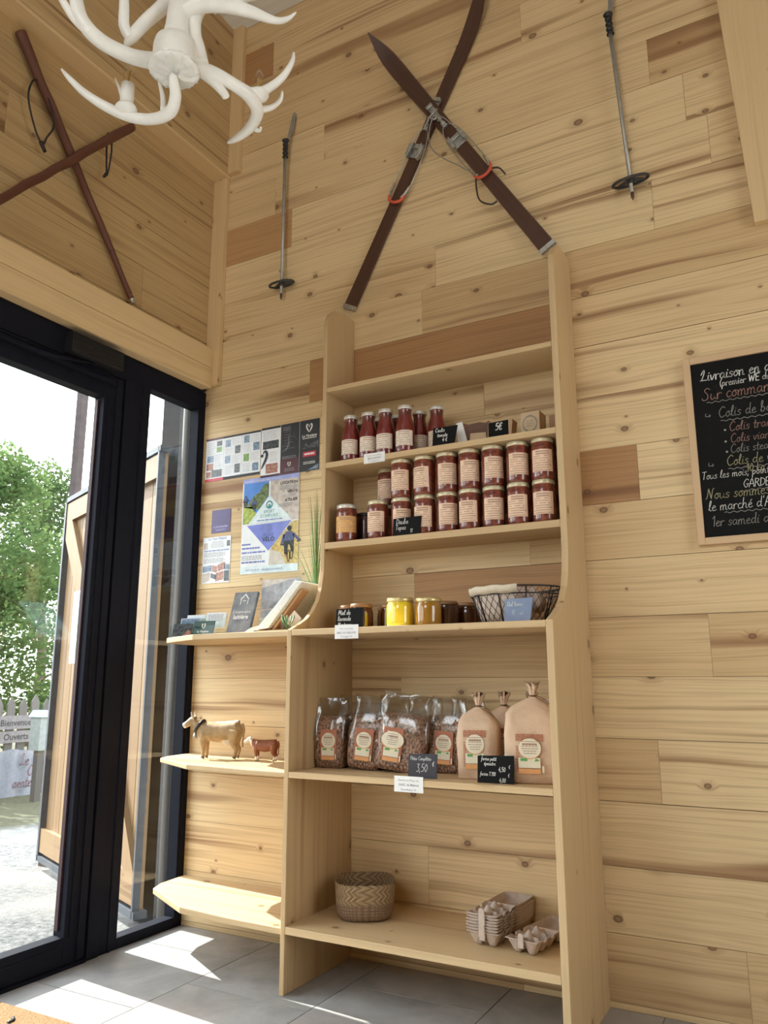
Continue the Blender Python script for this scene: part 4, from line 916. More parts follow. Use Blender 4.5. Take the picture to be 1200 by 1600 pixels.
bp = nd(nt, 'Bump', Strength=1.0, Distance=.004, Height=w1); nt.links.new(bp.outputs[0], b.inputs['Normal'])
m, nt, b = newmat('woven_base_band'); M_WOVE2 = m
uv = nd(nt, 'UVMap', _uv_map='UVMap').outputs[0]; sp = nd(nt, 'SeparateXYZ', i0=uv)
w1 = mth(nt, 'PINGPONG', mth(nt, 'MULTIPLY', sp.outputs[1], 260.0), 1.0); w2 = mth(nt, 'PINGPONG', mth(nt, 'MULTIPLY', sp.outputs[0], 210.0), 1.0)
ww = mth(nt, 'MULTIPLY', w1, w2); c = mixc(nt, ww, (.16, .095, .055), (.34, .22, .135)); nt.links.new(c, b.inputs['Base Color']); b.inputs['Roughness'].default_value = .8
bp = nd(nt, 'Bump', Strength=.8, Distance=.003, Height=ww); nt.links.new(bp.outputs[0], b.inputs['Normal'])
o = thing('woven_basket', 'small woven straw basket with a braided rim on the bottom shelf', 'basket', (1.018, -.185, ZF), None, .55)
mb = MB(); mb.lathe([(.06, 0), (.084, .002), (.094, .012), (.099, .03), (.100, .056)], n=48, se=3.0, cap1=False); mb.build('base_band', M_WOVE2, o)
mb = MB(); mb.lathe([(.1005, .056), (.102, .075), (.103, .100), (.104, .116), (.1015, .119), (.099, .116), (.097, .09), (.094, .05), (.088, .012), (.02, .010)], n=48, se=3.0, cap0=False); mb.build('braided_wall', M_WOVE, o)

# ------------------------------------------------------------------ egg cartons
M_PULP = plain('grey_pulp', (.50, .405, .345), .95, 0, .12, 60, .0015)
def make_carton():
    t = thing('egg_carton', '', 'egg carton')
    L_, W2, NX, NY = .148, .106, 32, 44
    def hh(x, y):
        cx = min(1, int(x / (W2 / 2))); cyy = min(2, int(y / (L_ / 3)))
        u = (x - (cx + .5) * W2 / 2) / (W2 / 4); v = (y - (cyy + .5) * L_ / 3) / (L_ / 6)
        d = max(abs(u), abs(v)) * .55 + .45 * math.hypot(u, v)
        cup = max(0.0, min(1.0, (d - .42) / .50)); z = .004 + .038 * cup ** 1.15
        px = abs(x - W2 / 2); py = min(abs(y - L_ / 3), abs(y - 2 * L_ / 3)); post = math.hypot(px, py)
        if post < .017: z = max(z, .062 - post * 1.45)
        ex = min(x, W2 - x, y, L_ - y)
        if ex < .004: z = max(z, .040)
        if py < .009 and ex < .02: z = min(z, .034 + 0 * ex)
        if abs(x - W2 / 2) < .008 and y < .02: z = max(z, .046)
        return z
    P = []
    for j_ in range(NY + 1):
        for i in range(NX + 1):
            x, y = W2 * i / NX, L_ * j_ / NY; z = hh(x, y); ex = min(x, W2 - x, y, L_ - y); inw = .010 * (1 - z / .044) if ex < .02 else 0
            P.append((x - W2 / 2, y - L_ / 2, z))
    F = [(j_ * (NX + 1) + i, j_ * (NX + 1) + i + 1, (j_ + 1) * (NX + 1) + i + 1, (j_ + 1) * (NX + 1) + i) for j_ in range(NY) for i in range(NX)]
    # drop the outer wall of each cup inwards so that the cups taper
    P2 = []
    for p in P:
        k = max(0.0, (.040 - p[2]) / .040); P2.append((p[0] * (1 - .16 * k), p[1] * (1 - .10 * k), p[2]))
    mb = MB(); mb.add(P2, F, 0, None, None, True); mb.build('cup_tray', M_PULP, t, solid=.0022)
    mb = MB(); y0 = L_ / 2 + .003
    rs = []
    for z, e in ((.040, 0), (.030, .004), (.012, .009), (.008, .012)):
        w_, l_ = W2 / 2 - e, L_ / 2 - e; cyc = y0 + L_ / 2
        rs.append([(sx_ * w_ if abs(k2) < .5 else 0, cyc, z) for sx_, k2 in ()] or [(x, y + cyc, z) for x, y, _ in srect(w_, l_, 0, 36, 9.0)])
    mb.rings(rs, cap0=False, cap1=True); mb.build('open_lid', M_PULP, t, solid=.0022)
    mb = MB(); mb.prism([(-.010, .020), (.010, .020), (.009, .058), (.0, .062), (-.009, .058)], 1, -L_ / 2 - .004, -L_ / 2 + .001); mb.build('closing_tab', M_PULP, t, bevel=.003)
    return t
ec = make_carton(); u_ = []
NC = 7
for k in range(NC):
    lab = 'egg carton lowest in the stack, standing on the bottom shelf' if k == 0 else ('topmost egg carton of the stack, with open lid tray behind' if k == NC - 1 else 'egg carton in the stack, %s up from the bottom' % ORD[k])
    put(ec, u_, 1.505 + .0015 * R.uniform(-1, 1), -.232, ZF + .0085 * k, -.06 + .01 * R.uniform(-1, 1), lab, 'grey egg cartons on the bottom shelf')
put(ec, u_, 1.640, -.245, ZF + .0, -.16, 'single open egg carton in front of the stack by the right side panel', 'grey egg cartons on the bottom shelf')
# ------------------------------------------------------------------ skis, poles, sticks on the walls
def make_ski(label, p0, p1, lift, seed, bind, strap):
    """p0 tail, p1 tip, both (x, z) on the wall; local: X across, Y out of the wall (negative = room), Z along the ski"""
    d = Vector((p1[0] - p0[0], 0, p1[1] - p0[1])); L = d.length; ang = math.atan2(d.x, d.z)
    t = thing('wooden_ski', label, 'ski', (p0[0], lift, p0[1]), 'crossed old skis on the wall', 0.0); t.rotation_euler = (0, ang, 0)
    # outline: width and camber along the length
    mb = MB(); N = 44; rs = []
    for i in range(N + 1):
        f = i / N; z = f * L
        wd = .0325 - .004 * math.sin(PI * min(1, f / .8)) + .004 * max(0, (f - .55) / .35) if f < .88 else .0355 * max(.0, 1 - ((f - .88) / .12) ** 2.2)
        up = .0 if f < .80 else .085 * ((f - .80) / .20) ** 2
        th = .011 if f < .85 else .011 - .005 * (f - .85) / .15
        wd = max(wd, .0015); y = -.004 - up
        rs.append([(-wd, y, z), (-wd * .9, y - th, z), (wd * .9, y - th, z), (wd, y, z)])
    mb.rings(rs, smooth=False, tone=(.3 + .3 * seed, .2)); mb.build('ski_board', M_SKI, t)
    mb = MB(); mb.box(-.0335, .0335, -.0165, -.003, -.002, .018); mb.build('tail_cap', M_STEEL, t)
    y = -.0155; b0 = bind
    mb = MB()                                      # front lever
    mb.prism([(-.011, b0 + .255), (.011, b0 + .255), (.014, b0 + .31), (.012, b0 + .345), (-.012, b0 + .345), (-.014, b0 + .31)], 1, y - .010, y, 0)
    mb.box(-.006, .006, y - .018, y - .008, b0 + .215, b0 + .29); mb.box(-.015, .015, y - .022, y, b0 + .335, b0 + .352); mb.box(-.010, .010, y - .014, y, b0 + .205, b0 + .235)
    mb.build('front_lever', M_STEEL, t, bevel=.0015)
    mb = MB()                                      # toe iron with two ears
    mb.box(-.026, .026, y - .004, y, b0 + .08, b0 + .145)
    for s_ in (-1, 1):
        mb.prism([(s_ * .024, b0 + .070), (s_ * .036, b0 + .082), (s_ * .038, b0 + .125), (s_ * .020, b0 + .142), (s_ * .020, b0 + .10)][::s_], 1, y - .026, y - .003, 0)
    mb.box(-.020, .020, y - .014, y - .004, b0 + .118, b0 + .135); mb.build('toe_iron', M_STEEL, t, bevel=.0015)
    mb = MB()                                      # cable down both edges to the heel
    for s_ in (-1, 1): mb.tube([(s_ * .006, y - .012, b0 + .215), (s_ * .030, y - .010, b0 + .175), (s_ * .041, y - .004, b0 + .10), (s_ * .042, y, b0 - .02), (s_ * .036, y - .004, b0 - .085)], .0022, 6, 0, 5)
    mb.build('cable', plain('cable_steel', (.45, .44, .42), .35, .9), t)
    mb = MB()
    for s_ in (-1, 1): mb.tube([(s_ * .040, y - .002, b0 - .045), (s_ * .036, y - .008, b0 - .085), (s_ * .028, y - .010, b0 - .105)], .0055, 8, 0, 4)
    mb.build('heel_spring', M_STEEL, t)
    mb = MB(); mb.tube([(-.037, y - .004, b0 - .088), (-.030, y - .010, b0 - .118), (0, y - .014, b0 - .132), (.030, y - .010, b0 - .118), (.037, y - .004, b0 - .088)], .0065, 8, 0, 5); mb.build('heel_loop', M_RED, t)
    if strap:
        mb = MB(); mb.tube([(.03, y - .004, b0 - .12), (.052, y - .01, b0 - .15), (.055, y - .004, b0 - .19)], .0035, 6, 0, 4)
        mb.tube([(-.036, y - .004, b0 - .10), (-.060, y - .006, b0 - .14), (-.082, y - .004, b0 - .20), (-.060, y - .006, b0 - .255), (-.034, y - .004, b0 - .262)], .0035, 6, 0, 5); mb.build('leather_strap', plain('dark_leather', (.035, .022, .018), .5), t)
    return t
make_ski('dark wooden ski running up towards the roof, its tail above the left side panel', (.829, 2.588), (1.535, 3.93), -.004, .2, .625, False)
make_ski('dark wooden ski lying over the other, pointed tip beside the antler lamp side', (1.735, 2.607), (.985, 3.845), -.030, .8, .585, True)
mb = MB((1.19, -.05, 3.42)); mb.tube([at_y(x_, y_, -.062) for x_, y_ in ((678, 178), (672, 198), (670, 218), (676, 234), (694, 248), (714, 257), (729, 266))], .0026, 6, 0, 6); mb.tube([at_y(x_, y_, -.064) for x_, y_ in ((677, 182), (685, 181), (696, 186), (712, 200))], .0026, 6, 0, 5); mb.tube([at_y(x_, y_, -.063) for x_, y_ in ((668, 186), (676, 178), (682, 170), (680, 186), (670, 183))], .004, 6, 0, 4)
o = mb.build('loose_cable', plain('cable_steel', (.45, .44, .42), .35, .9)); tag(o, 'loose steel binding cable hanging in a loop where the skis cross', 'cable')
def make_pole(label, tip, top, strap_dx):
    """tip and top of the grip, (x, z)"""
    L = math.hypot(top[0] - tip[0], top[1] - tip[1]); ang = math.atan2(top[0] - tip[0], top[1] - tip[1])
    t = thing('ski_pole', label, 'ski pole', (tip[0], -.034, tip[1]), 'pair of old ski poles on the wall'); t.rotation_euler = (0, ang, 0)
    mb = MB(); mb.tube([(0, 0, .03), (0, 0, L * .5), (0, 0, L - .085)], [.0065, .0075, .0085], 12); mb.build('shaft', M_ALU, t)
    mb = MB(); mb.tube([(0, 0, 0), (0, 0, .012), (0, 0, .034)], [.002, .006, .0062], 10); mb.build('tip', plain('rusty_tip', (.12, .07, .05), .6, .5), t)
    mb = MB(); pr = []
    for i in range(21): z = L - .095 + .092 * i / 20; pr.append((.0125 + .0022 * math.cos(i / 20 * 2 * PI * 4) + (.004 if i > 18 else 0), z))
    mb.lathe(pr, n=16, sy=.9); mb.build('grip', M_BLACK, t)
    mb = MB(); zb = .078; mb.tube([(.064 * math.cos(2 * PI * i / 28), .064 * math.sin(2 * PI * i / 28) * .50, zb + .004 * math.sin(2 * PI * i / 28)) for i in range(28)], .0055, 8, closed=True)
    for k in range(3): a = 2 * PI * k / 3 + .5; mb.tube([(0, 0, zb + .006), (.035 * math.cos(a), .0175 * math.sin(a), zb + .003), (.062 * math.cos(a), .031 * math.sin(a), zb)], [.012, .007, .005], 8, flat=.5)
    mb.lathe([(.011, zb - .012), (.013, zb), (.011, zb + .016)], n=12); mb.build('snow_basket', plain('dark_basket', (.035, .032, .030), .5), t)
    mb = MB(); d = strap_dx; mb.tube([(.004, .006, L - .012), (d * .4, .014, L + .05), (d * .8, .020, L + .125), (d, .022, L + .150), (d * 1.15, .020, L + .125), (d * .85, .012, L + .05), (.010, -.004, L - .004)], .006, 8, 0, 5, flat=.30); mb.build('wrist_strap', plain('grey_strap', (.24, .23, .21), .7), t); return t
make_pole('ski pole hanging between the corner trim and the skis', (.475, 2.712), (.477, 3.545), .030)
make_pole('ski pole hanging between the skis and the pale board', (2.054, 2.714), (2.012, 3.535), .022)
def make_stick(label, a, b, r0, r1, seed):
    a, b = Vector(a), Vector(b); t = thing('walking_stick', label, 'walking stick', tuple(a), 'crossed walking sticks over the door'); q = random.Random(seed); n = 12
    pts = []; rad = []
    for i in range(n + 1):
        f = i / n; p = a.lerp(b, f); pts.append(p - a + Vector((0, q.gauss(0, .0015), q.gauss(0, .0015)))); rad.append((r0 + (r1 - r0) * f) * (1 + q.uniform(-.07, .09)))
    mb = MB(); mb.tube([pts[0] - (pts[1] - pts[0]) * .04] + pts, [rad[0] * .6] + rad, 12, 0, 3, tone=(.4, .4)); mb.build('shaft', M_STICK, t); return t, a, b
t, a, b = make_stick('long brown walking stick slanting down to the header beam', (.058, -1.160, 3.412), (.058, -.536, 2.600), .0215, .0125, 1)
mb = MB(); e = b - a; mb.tube([e * .985, e * 1.01, e * 1.03], [.0128, .012, .004], 10); mb.build('ferrule', M_STEEL, t)
M_LACE = plain('dark_lace', (.02, .014, .012), .6)
mb = MB(); mb.tube([(-.001, .09, -.135), (.018, .055, -.18), (.022, .045, -.26), (.016, .09, -.36), (.014, .128, -.398), (.016, .142, -.36), (.02, .165, -.29), (.012, .135, -.19)], .004, 6, 0, 5); mb.tube([(.014, .12, -.392), (.014, .142, -.425)], [.009, .006], 8); mb.build('wrist_lace', M_LACE, t)
t, a, b = make_stick('brown walking stick lying across the longer one above the door', tuple(at_x(205, 198, .090)), tuple(at_x(-60, 346, .090)), .019, .015, 2)
a2 = at_x(172, 214, .085); a1_ = at_x(166, 272, .085)
mb = MB(tuple(a)); mb.tube([a2 + Vector((.006, 0, .01)), a2.lerp(a1_, .4) + Vector((.006, .010, 0)), a1_ + Vector((0, .004, 0)), a2.lerp(a1_, .4) + Vector((0, -.010, 0)), a2 + Vector((-.0, -.012, .01))], .0038, 6, 0, 5); mb.tube([a1_, a1_ + Vector((0, -.012, -.02))], [.008, .005], 8); mb.build('wrist_lace', M_LACE, t)

# ------------------------------------------------------------------ antler chandelier
HUB = at_z(272, 110, 2.607)
ch = thing('antler_chandelier', 'white antler chandelier with candle bulbs hanging from the ceiling', 'chandelier', tuple(HUB))
def hb(x, y, z): return at_z(x, y, z)
sc_ = .00172
mb = MB(tuple(HUB)); hx, hy, hz = HUB
mb.lathe([(.057, .002), (.059, .02), (.058, .066), (.054, .084), (.038, .094)], tuple(HUB), 32)
mb.lathe([(.038, .085), (.030, .14), (.026, .20), (.020, .30), (.016, 1.733)], tuple(HUB), 24)
mb.lathe([(.06, 1.733), (.06, 1.70), (.02, 1.69)], tuple(HUB), 24); mb.build('stem', M_WHITE, ch)
q = random.Random(12); mb = MB(tuple(HUB)); rs = []
for r, z in ((.058, .010), (.066, .006), (.069, -.001), (.063, -.006), (.054, -.008), (.044, -.009), (.034, -.010), (.022, -.011), (.010, -.012)):
    rs.append([(hx + math.cos(2 * PI * i / 48) * r * (1 + (.07 * q.uniform(-1, 1) if r > .05 else 0)), hy + math.sin(2 * PI * i / 48) * r * (1 + (.05 * q.uniform(-1, 1) if r > .06 else 0)), hz + z + .005 * q.uniform(-1, 1)) for i in range(48)])
mb.rings(rs); mb.build('burr_rosette', M_WHITE, ch)
def antler(branches):
    mb = MB(tuple(HUB))
    for br in branches:
        pts = [hb(*p[:3]) for p in br]; mb.tube(pts, [p[3] * .83 for p in br], 14, 0, 7)
    mb.build('antler', M_WHITE, ch)
antler([[(245, 96, 2.67, .027), (205, 88, 2.655, .024), (160, 66, 2.66, .0235), (130, 35, 2.70, .023), (119, 0, 2.755, .021), (116, -40, 2.82, .017), (122, -85, 2.89, .010)],
        [(142, 52, 2.67, .016), (120, 34, 2.70, .013), (102, 8, 2.735, .012), (86, -22, 2.78, .009), (78, -45, 2.81, .003)]])
antler([[(196, 72, 2.70, .006), (206, 58, 2.72, .020), (228, 34, 2.78, .022), (255, 10, 2.84, .024), (285, -22, 2.90, .024), (300, -50, 2.94, .02)],
        [(204, 60, 2.715, .018), (194, 40, 2.745, .018), (194, 8, 2.80, .016), (193, -30, 2.86, .012)]])
antler([[(270, 116, 2.60, .013), (272, 132, 2.575, .0165), (274, 152, 2.55, .019), (266, 175, 2.525, .020), (240, 186, 2.525, .0185), (205, 183, 2.54, .018), (168, 168, 2.56, .0165), (132, 145, 2.60, .013), (108, 122, 2.64, .009), (96, 108, 2.67, .003)],
        [(255, 172, 2.53, .010), (254, 150, 2.585, .008), (247, 122, 2.65, .004)], [(196, 172, 2.56, .010), (190, 148, 2.61, .007), (180, 122, 2.67, .002)]])
antler([[(310, 108, 2.665, .026), (335, 116, 2.655, .024), (368, 134, 2.645, .021), (392, 152, 2.64, .025), (402, 176, 2.63, .022), (390, 200, 2.615, .018), (370, 216, 2.61, .013), (356, 223, 2.615, .004)],
        [(385, 146, 2.645, .020), (412, 142, 2.67, .016), (440, 122, 2.71, .013), (456, 98, 2.755, .009), (459, 82, 2.785, .004)], [(402, 172, 2.635, .014), (424, 168, 2.655, .010), (438, 156, 2.68, .008), (441, 142, 2.70, .003)], [(392, 198, 2.62, .010), (404, 204, 2.62, .008), (408, 198, 2.63, .004)]])
antler([[(318, 114, 2.66, .020), (336, 130, 2.635, .016), (350, 146, 2.615, .014), (353, 152, 2.61, .013)]])
antler([[(268, 76, 2.70, .010), (268, 70, 2.71, .018), (270, 52, 2.74, .020), (280, 28, 2.78, .024), (305, 8, 2.81, .030), (345, 6, 2.81, .028), (390, 18, 2.80, .020), (430, 32, 2.79, .012), (450, 29, 2.80, .008), (463, 19, 2.82, .002)],
        [(330, 8, 2.81, .028), (375, -8, 2.84, .028), (420, -22, 2.88, .022), (450, -60, 2.95, .012)]])
antler([[(312, 100, 2.66, .030), (309, 78, 2.70, .026), (303, 52, 2.75, .024), (304, 26, 2.80, .026), (318, 0, 2.86, .024), (330, -40, 2.93, .016)]])
M_BULB = glassy('bulb_glass', (.97, .97, .965), 1.6)
M_FIL = bpy.data.materials.new('filament'); M_FIL.use_nodes = True
M_FIL.node_tree.nodes['Principled BSDF'].inputs['Base Color'].default_value = (.62, .40, .10, 1); M_FIL.node_tree.nodes['Principled BSDF'].inputs['Roughness'].default_value = .4
def candle(x, y, z, hs, seg):
    p = hb(x, y, z); mb = MB(tuple(HUB)); mb.lathe([(.012, -.012), (.026, -.004), (.030, .004), (.027, .010), (.017, .012)], tuple(p), 20); mb.lathe([(.0185, .010), (.0185, hs), (.014, hs + .002)], tuple(p), 20); c_ = mb.build('candle_sleeve', M_WHITE, ch)
    mb = MB(tuple(HUB)); z0 = hs; mb.lathe([(.011, z0), (.013, z0 + .008), (.0175, z0 + .025), (.0165, z0 + .042), (.010, z0 + .062), (.003, z0 + .074)], tuple(p), 20); mb.build('bulb', M_BULB, c_)
    mb = MB(tuple(HUB))
    for k in range(4): a = PI / 2 * k + .4; mb.tube([(p.x + .004 * math.cos(a), p.y + .004 * math.sin(a), p.z + z0 + .008), (p.x + .005 * math.cos(a), p.y + .005 * math.sin(a), p.z + z0 + .046)], .0016, 6)
    mb.lathe([(.003, z0), (.003, z0 + .04)], tuple(p), 8); mb.build('filament', M_FIL, c_)
candle(197, 172, 2.553, .080, 0)
candle(404, 150, 2.655, .012, 1)

# ------------------------------------------------------------------ chalkboard
cb = thing('chalkboard', 'large wood framed chalkboard of delivery notes on the back wall', 'chalkboard', (2.48, 0, 1.75))
OC = (2.48, 0, 1.75); x0, x1, z0, z1, fw = 2.172, 2.772, 1.428, 2.072, .0235
M_CBF = wood('chalkboard_frame', (.62, .44, .27), (.56, .38, .22), (.40, .24, .12), amount=.4, kn=0)
mb = MB(OC)
for a in ((x0, x0 + fw, -.020, -.0012, z0, z1, 0, 2), (x1 - fw, x1, -.020, -.0012, z0, z1, 0, 2), (x0 + fw, x1 - fw, -.020, -.0012, z0, z0 + fw, 0, 0), (x0 + fw, x1 - fw, -.020, -.0012, z1 - fw, z1, 0, 0)): mb.box(*a, tone=(.4, .1))
mb.build('frame', M_CBF, cb, bevel=.002)
mb = MB(OC); mb.box(x0 + fw, x1 - fw, -.012, -.0012, z0 + fw, z1 - fw); mb.build('slate', M_SLATE, cb)
mb = MB(OC); W2, H2 = x1 - x0 - 2 * fw, z1 - z0 - 2 * fw; sh = Sheet((x0 + fw, -.0122, z0 + fw), w=W2, h=H2)
def cbx(px, py): p = at_y(px, py, -.0122); return (p.x - x0 - fw) / W2, (p.z - z0 - fw) / H2
for px, py, txt, sz, mt, wt in ((1093, 597, 'Livraison en août', .038, 0, .085), (1124, 604, '(premier WE du mois)', .025, 0, .10), (1097, 627, 'Sur commande', .042, 2, .06), (1122, 653, 'Colis de boeuf', .036, 1, .055), (1139, 674, 'Colis traditionnel', .032, 2, .055), (1141, 692, 'Colis viande', .030, 2, .055), (1141, 708, 'Colis steak', .029, 1, .055),
                                (1135, 728, 'Colis de veau', .034, 3, .06), (1166, 737, '10 kg', .026, 3, .07), (1097, 750, 'Tous les mois, point', .026, 0, .07), (1161, 762, 'GARDE', .027, 0, .07), (1103, 781, 'Nous sommes au', .036, 3, .06), (1107, 799, 'le marché d\'A', .034, 0, .055), (1112, 823, '1er samedi du', .034, 1, .06)):
    a, b_ = cbx(px, py); lim = (1 - a) * W2 / sz; k, wd = '', 0.0
    for chh in txt:
        adv = .32 if chh == ' ' else GL.get(chh, GL['o'])[0]
        if wd + adv > lim - .3: break
        k += chh; wd += adv
    sh.script(mb, k, a, b_, sz, 1, mt, wt)
for (px, py), ex in (((1104, 630), .95), ((1126, 658), .75), ((1138, 733), .7), ((1172, 765), .62), ((1132, 801), .75)):
    a, b_ = cbx(px, py); wavy(sh, mb, a, ex, b_, .0022, .022, 1, 1, .0018)
for px, py in ((1102, 650), (1107, 727)): a, b_ = cbx(px, py); sh.script(mb, '>', a, b_ - .012, .026, 1, 1, .07)
for px, py in ((1133, 673), (1134, 691), (1136, 707)): a, b_ = cbx(px, py); sh.disc(mb, a, b_ + .004, .006, 1, 1, 8)
mb.build('lettering', [M_CHALK, M_CHALKD, M_CHALKR, M_CHALKY], cb)

# ------------------------------------------------------------------ papers on the wall beside the door
def photo(name, a, b_, sc=60, c3=None):
    m, nt, b = newmat(name); tx = nd(nt, 'TexCoord').outputs['Object']; n = nd(nt, 'TexNoise', Vector=tx, Scale=sc, Detail=4.0).outputs[0]
    c = mixc(nt, mrange(nt, n, .35, .65), a, b_)
    if c3: c = mixc(nt, mrange(nt, nd(nt, 'TexNoise', Vector=tx, Scale=sc * .6, Detail=1.0).outputs[0], .52, .6), c, c3)
    nt.links.new(c, b.inputs['Base Color']); b.inputs['Roughness'].default_value = .3; return m
PH = dict(sky=plain('photo_sky', (.07, .22, .62), .3, 0, .25, 8), trees=photo('photo_trees', (.03, .06, .02), (.20, .26, .08)), grass=photo('photo_grass', (.22, .32, .03), (.50, .56, .12)), rock=photo('photo_rock', (.40, .33, .29), (.60, .52, .46), 40),
          dark=photo('photo_dark', (.02, .025, .035), (.13, .14, .15), 70), bluehill=photo('photo_hills', (.10, .16, .28), (.28, .36, .45), 70), food=photo('photo_food', (.25, .05, .04), (.50, .30, .22), 120), gold=photo('photo_larch', (.42, .26, .04), (.66, .50, .14), 70), green=photo('photo_green', (.08, .22, .04), (.28, .42, .10), 90), path=plain('photo_path', (.58, .52, .46), .4))
WY = -.0022
def leaflet(label, x0, x1, z0, z1, paint, mats, sub=None, cat='leaflet', name='folded_leaflet', dz=0.0):
    o = thing(name, label, cat, (x0, WY, z0)); mb = MB((x0, WY, z0)); sh = Sheet((x0, WY - .0008, z0), (1, 0, dz), w=x1 - x0, h=z1 - z0); sh.slab(mb, .0008, 0); mb.build('sheet', mats[0], o)
    mb = MB((x0, WY, z0)); paint(sh, mb); mb.build('print', mats, o); return o
LM = [M_PAPER, M_INK, M_INKG, plain('maroon_print', (.075, .012, .022), .4), plain('bright_red_print', (.52, .03, .06), .4), PH['dark'], PH['bluehill'], PH['green'], PH['food'], M_CHALK, plain('fold_line', (.55, .56, .60), .6)]
def lf_a(sh, mb):
    sh.rect(mb, 0, .955, 1, 1, 1, 1); sh.rect(mb, 0, 0, .34, .065, 1, 4); sh.rect(mb, .34, .0, 1, .06, 1, 1); sh.rect(mb, 0, .955, .33, 1, 2, 3)
    for k in (1 / 3, 2 / 3): sh.rect(mb, k - .003, .06, k + .003, .955, 1, 10)
    for x, y, w_, h_, mt in ((.20, .80, .10, .12, 5), (.20, .66, .10, .12, 7), (.03, .44, .12, .16, 6), (.02, .26, .13, .16, 8), (.12, .09, .19, .17, 5), (.02, .09, .09, .14, 8), (.36, .74, .10, .17, 6), (.54, .56, .10, .18, 5), (.36, .36, .10, .18, 6), (.54, .12, .10, .20, 5), (.70, .76, .10, .17, 6), (.87, .56, .11, .18, 6), (.70, .34, .10, .17, 7), (.86, .10, .11, .18, 6)): sh.rect(mb, x, y, x + w_, y + h_, 1, mt)
    for i, (a0, a1, b0, b1) in enumerate(((.03, .18, .62, .92), (.17, .31, .28, .62), (.48, .64, .76, .93), (.36, .53, .56, .72), (.48, .64, .34, .54), (.36, .53, .10, .32), (.82, .98, .76, .93), (.69, .85, .54, .73), (.82, .98, .32, .53), (.69, .85, .10, .31))): sh.lines(mb, a0, a1, b0, b1, 7, 1, 10, .3, .4, i + 3)
def shield(sh, mb, a, b_, r, mt, l, halves=(-1, 1)):
    k = sh.h / sh.w
    for s_ in halves:
        p = [Vector((x, y, 0)) for x, y in ((.06, -.95), (.30, -.55), (.56, -.10), (.72, .35), (.66, .78), (.42, .86), (.26, .62))]
        p, w_ = smooth_path(p, [.05, .13, .16, .16, .15, .13, .06], 5)
        for i in range(len(p) - 1):
            d = (p[i + 1] - p[i]).normalized(); n0 = Vector((-d.y, d.x, 0))
            q4 = [p[i] + n0 * w_[i], p[i] - n0 * w_[i], p[i + 1] - n0 * w_[i + 1], p[i + 1] + n0 * w_[i + 1]]
            sh.poly(mb, [(a + s_ * q_.x * r * k, b_ + q_.y * r) for q_ in (q4 if s_ > 0 else q4[::-1])], l, mt)
    if len(halves) > 1: sh.poly(mb, [(a, b_ + .15 * r), (a + .17 * r * k, b_ + .42 * r), (a, b_ + .68 * r), (a - .17 * r * k, b_ + .42 * r)], l, mt)
def lf_b(sh, mb):
    sh.rect(mb, 0, .955, .34, 1, 1, 1); sh.rect(mb, 0, 0, .34, .045, 1, 3); sh.rect(mb, .345, 0, .665, 1, 1, 1); sh.rect(mb, .67, 0, 1, 1, 1, 1)
    sh.rect(mb, .345, 0, .665, .30, 2, 3); sh.lines(mb, .03, .30, .74, .93, 7, 1, 10, .2, .4, 4); sh.rect(mb, .03, .56, .31, .72, 1, 5); sh.rect(mb, .09, .07, .30, .26, 1, 8); sh.lines(mb, .16, .30, .30, .50, 6, 1, 10, .2, .4, 6)
    shield(sh, mb, .004, .36, .19, 1, 2, (1,)); sh.disc(mb, .022, .44, .035, 2, 1, 10)
    q = random.Random(2)
    for k in range(7): sh.lines(mb, .37 + .05 * q.random(), .50 + .13 * q.random(), .50 + .055 * k, .515 + .055 * k, 1, 2, 2, .2, .35, k)
    for k in range(5):
        p = [(.37 + .26 * q.random(), .45 + .36 * q.random()) for _ in range(2)]; (a, b_), (c_, d_) = p; sh.poly(mb, [(a, b_), (a + .004, b_ - .006), (c_ + .004, d_ - .006), (c_, d_)], 2, 2)
    sh.lines(mb, .38, .52, .86, .95, 3, 2, 2, .3, .4, 8); sh.lines(mb, .38, .63, .30, .36, 2, 3, 2, .1, .4, 9); shield(sh, mb, .50, .19, .045, 9, 3); sh.lines(mb, .42, .60, .05, .12, 2, 3, 2, .1, .4, 19)
    shield(sh, mb, .83, .84, .085, 9, 2); sh.text(mb, 'La Vinciane', .835, .665, .0170, 2, 9, 'CENTER', .02); sh.lines(mb, .72, .95, .625, .655, 1, 2, 9, 0, .5, 3)
    sh.poly(mb, [(.72, .44), (.99, .44), (.99, .58), (.90, .54), (.82, .50), (.78, .58), (.75, .48)], 2, 5); sh.rect(mb, .73, .28, .95, .375, 3, 4); sh.lines(mb, .76, .92, .30, .36, 1, 4, 9, 0, .6, 5); sh.lines(mb, .74, .94, .13, .19, 2, 2, 9, .1, .4, 7); sh.poly(mb, [(.82, .02), (.99, .02), (.99, .12)], 2, 6)
leaflet('pale three panel leaflet with small photos pinned next to the door frame', .039, .360, 1.906, 2.114, lf_a, LM)
leaflet('black and white leaflet with a white shield logo pinned next to the bookcase', .364, .678, 1.886, 2.118, lf_b, LM)
SM = [M_PAPER, plain('lavender_print', (.30, .34, .66), .35), PH['sky'], PH['trees'], PH['grass'], PH['rock'], plain('pale_mint_print', (.66, .76, .80), .35), plain('blue_triangle_print', (.17, .21, .62), .35), PH['gold'], PH['path'], M_INK, M_INKB, plain('teal_logo', (.04, .25, .26), .4), plain('rider_skin', (.35, .18, .12), .5), plain('rider_blue', (.06, .08, .22), .5), M_INKG]
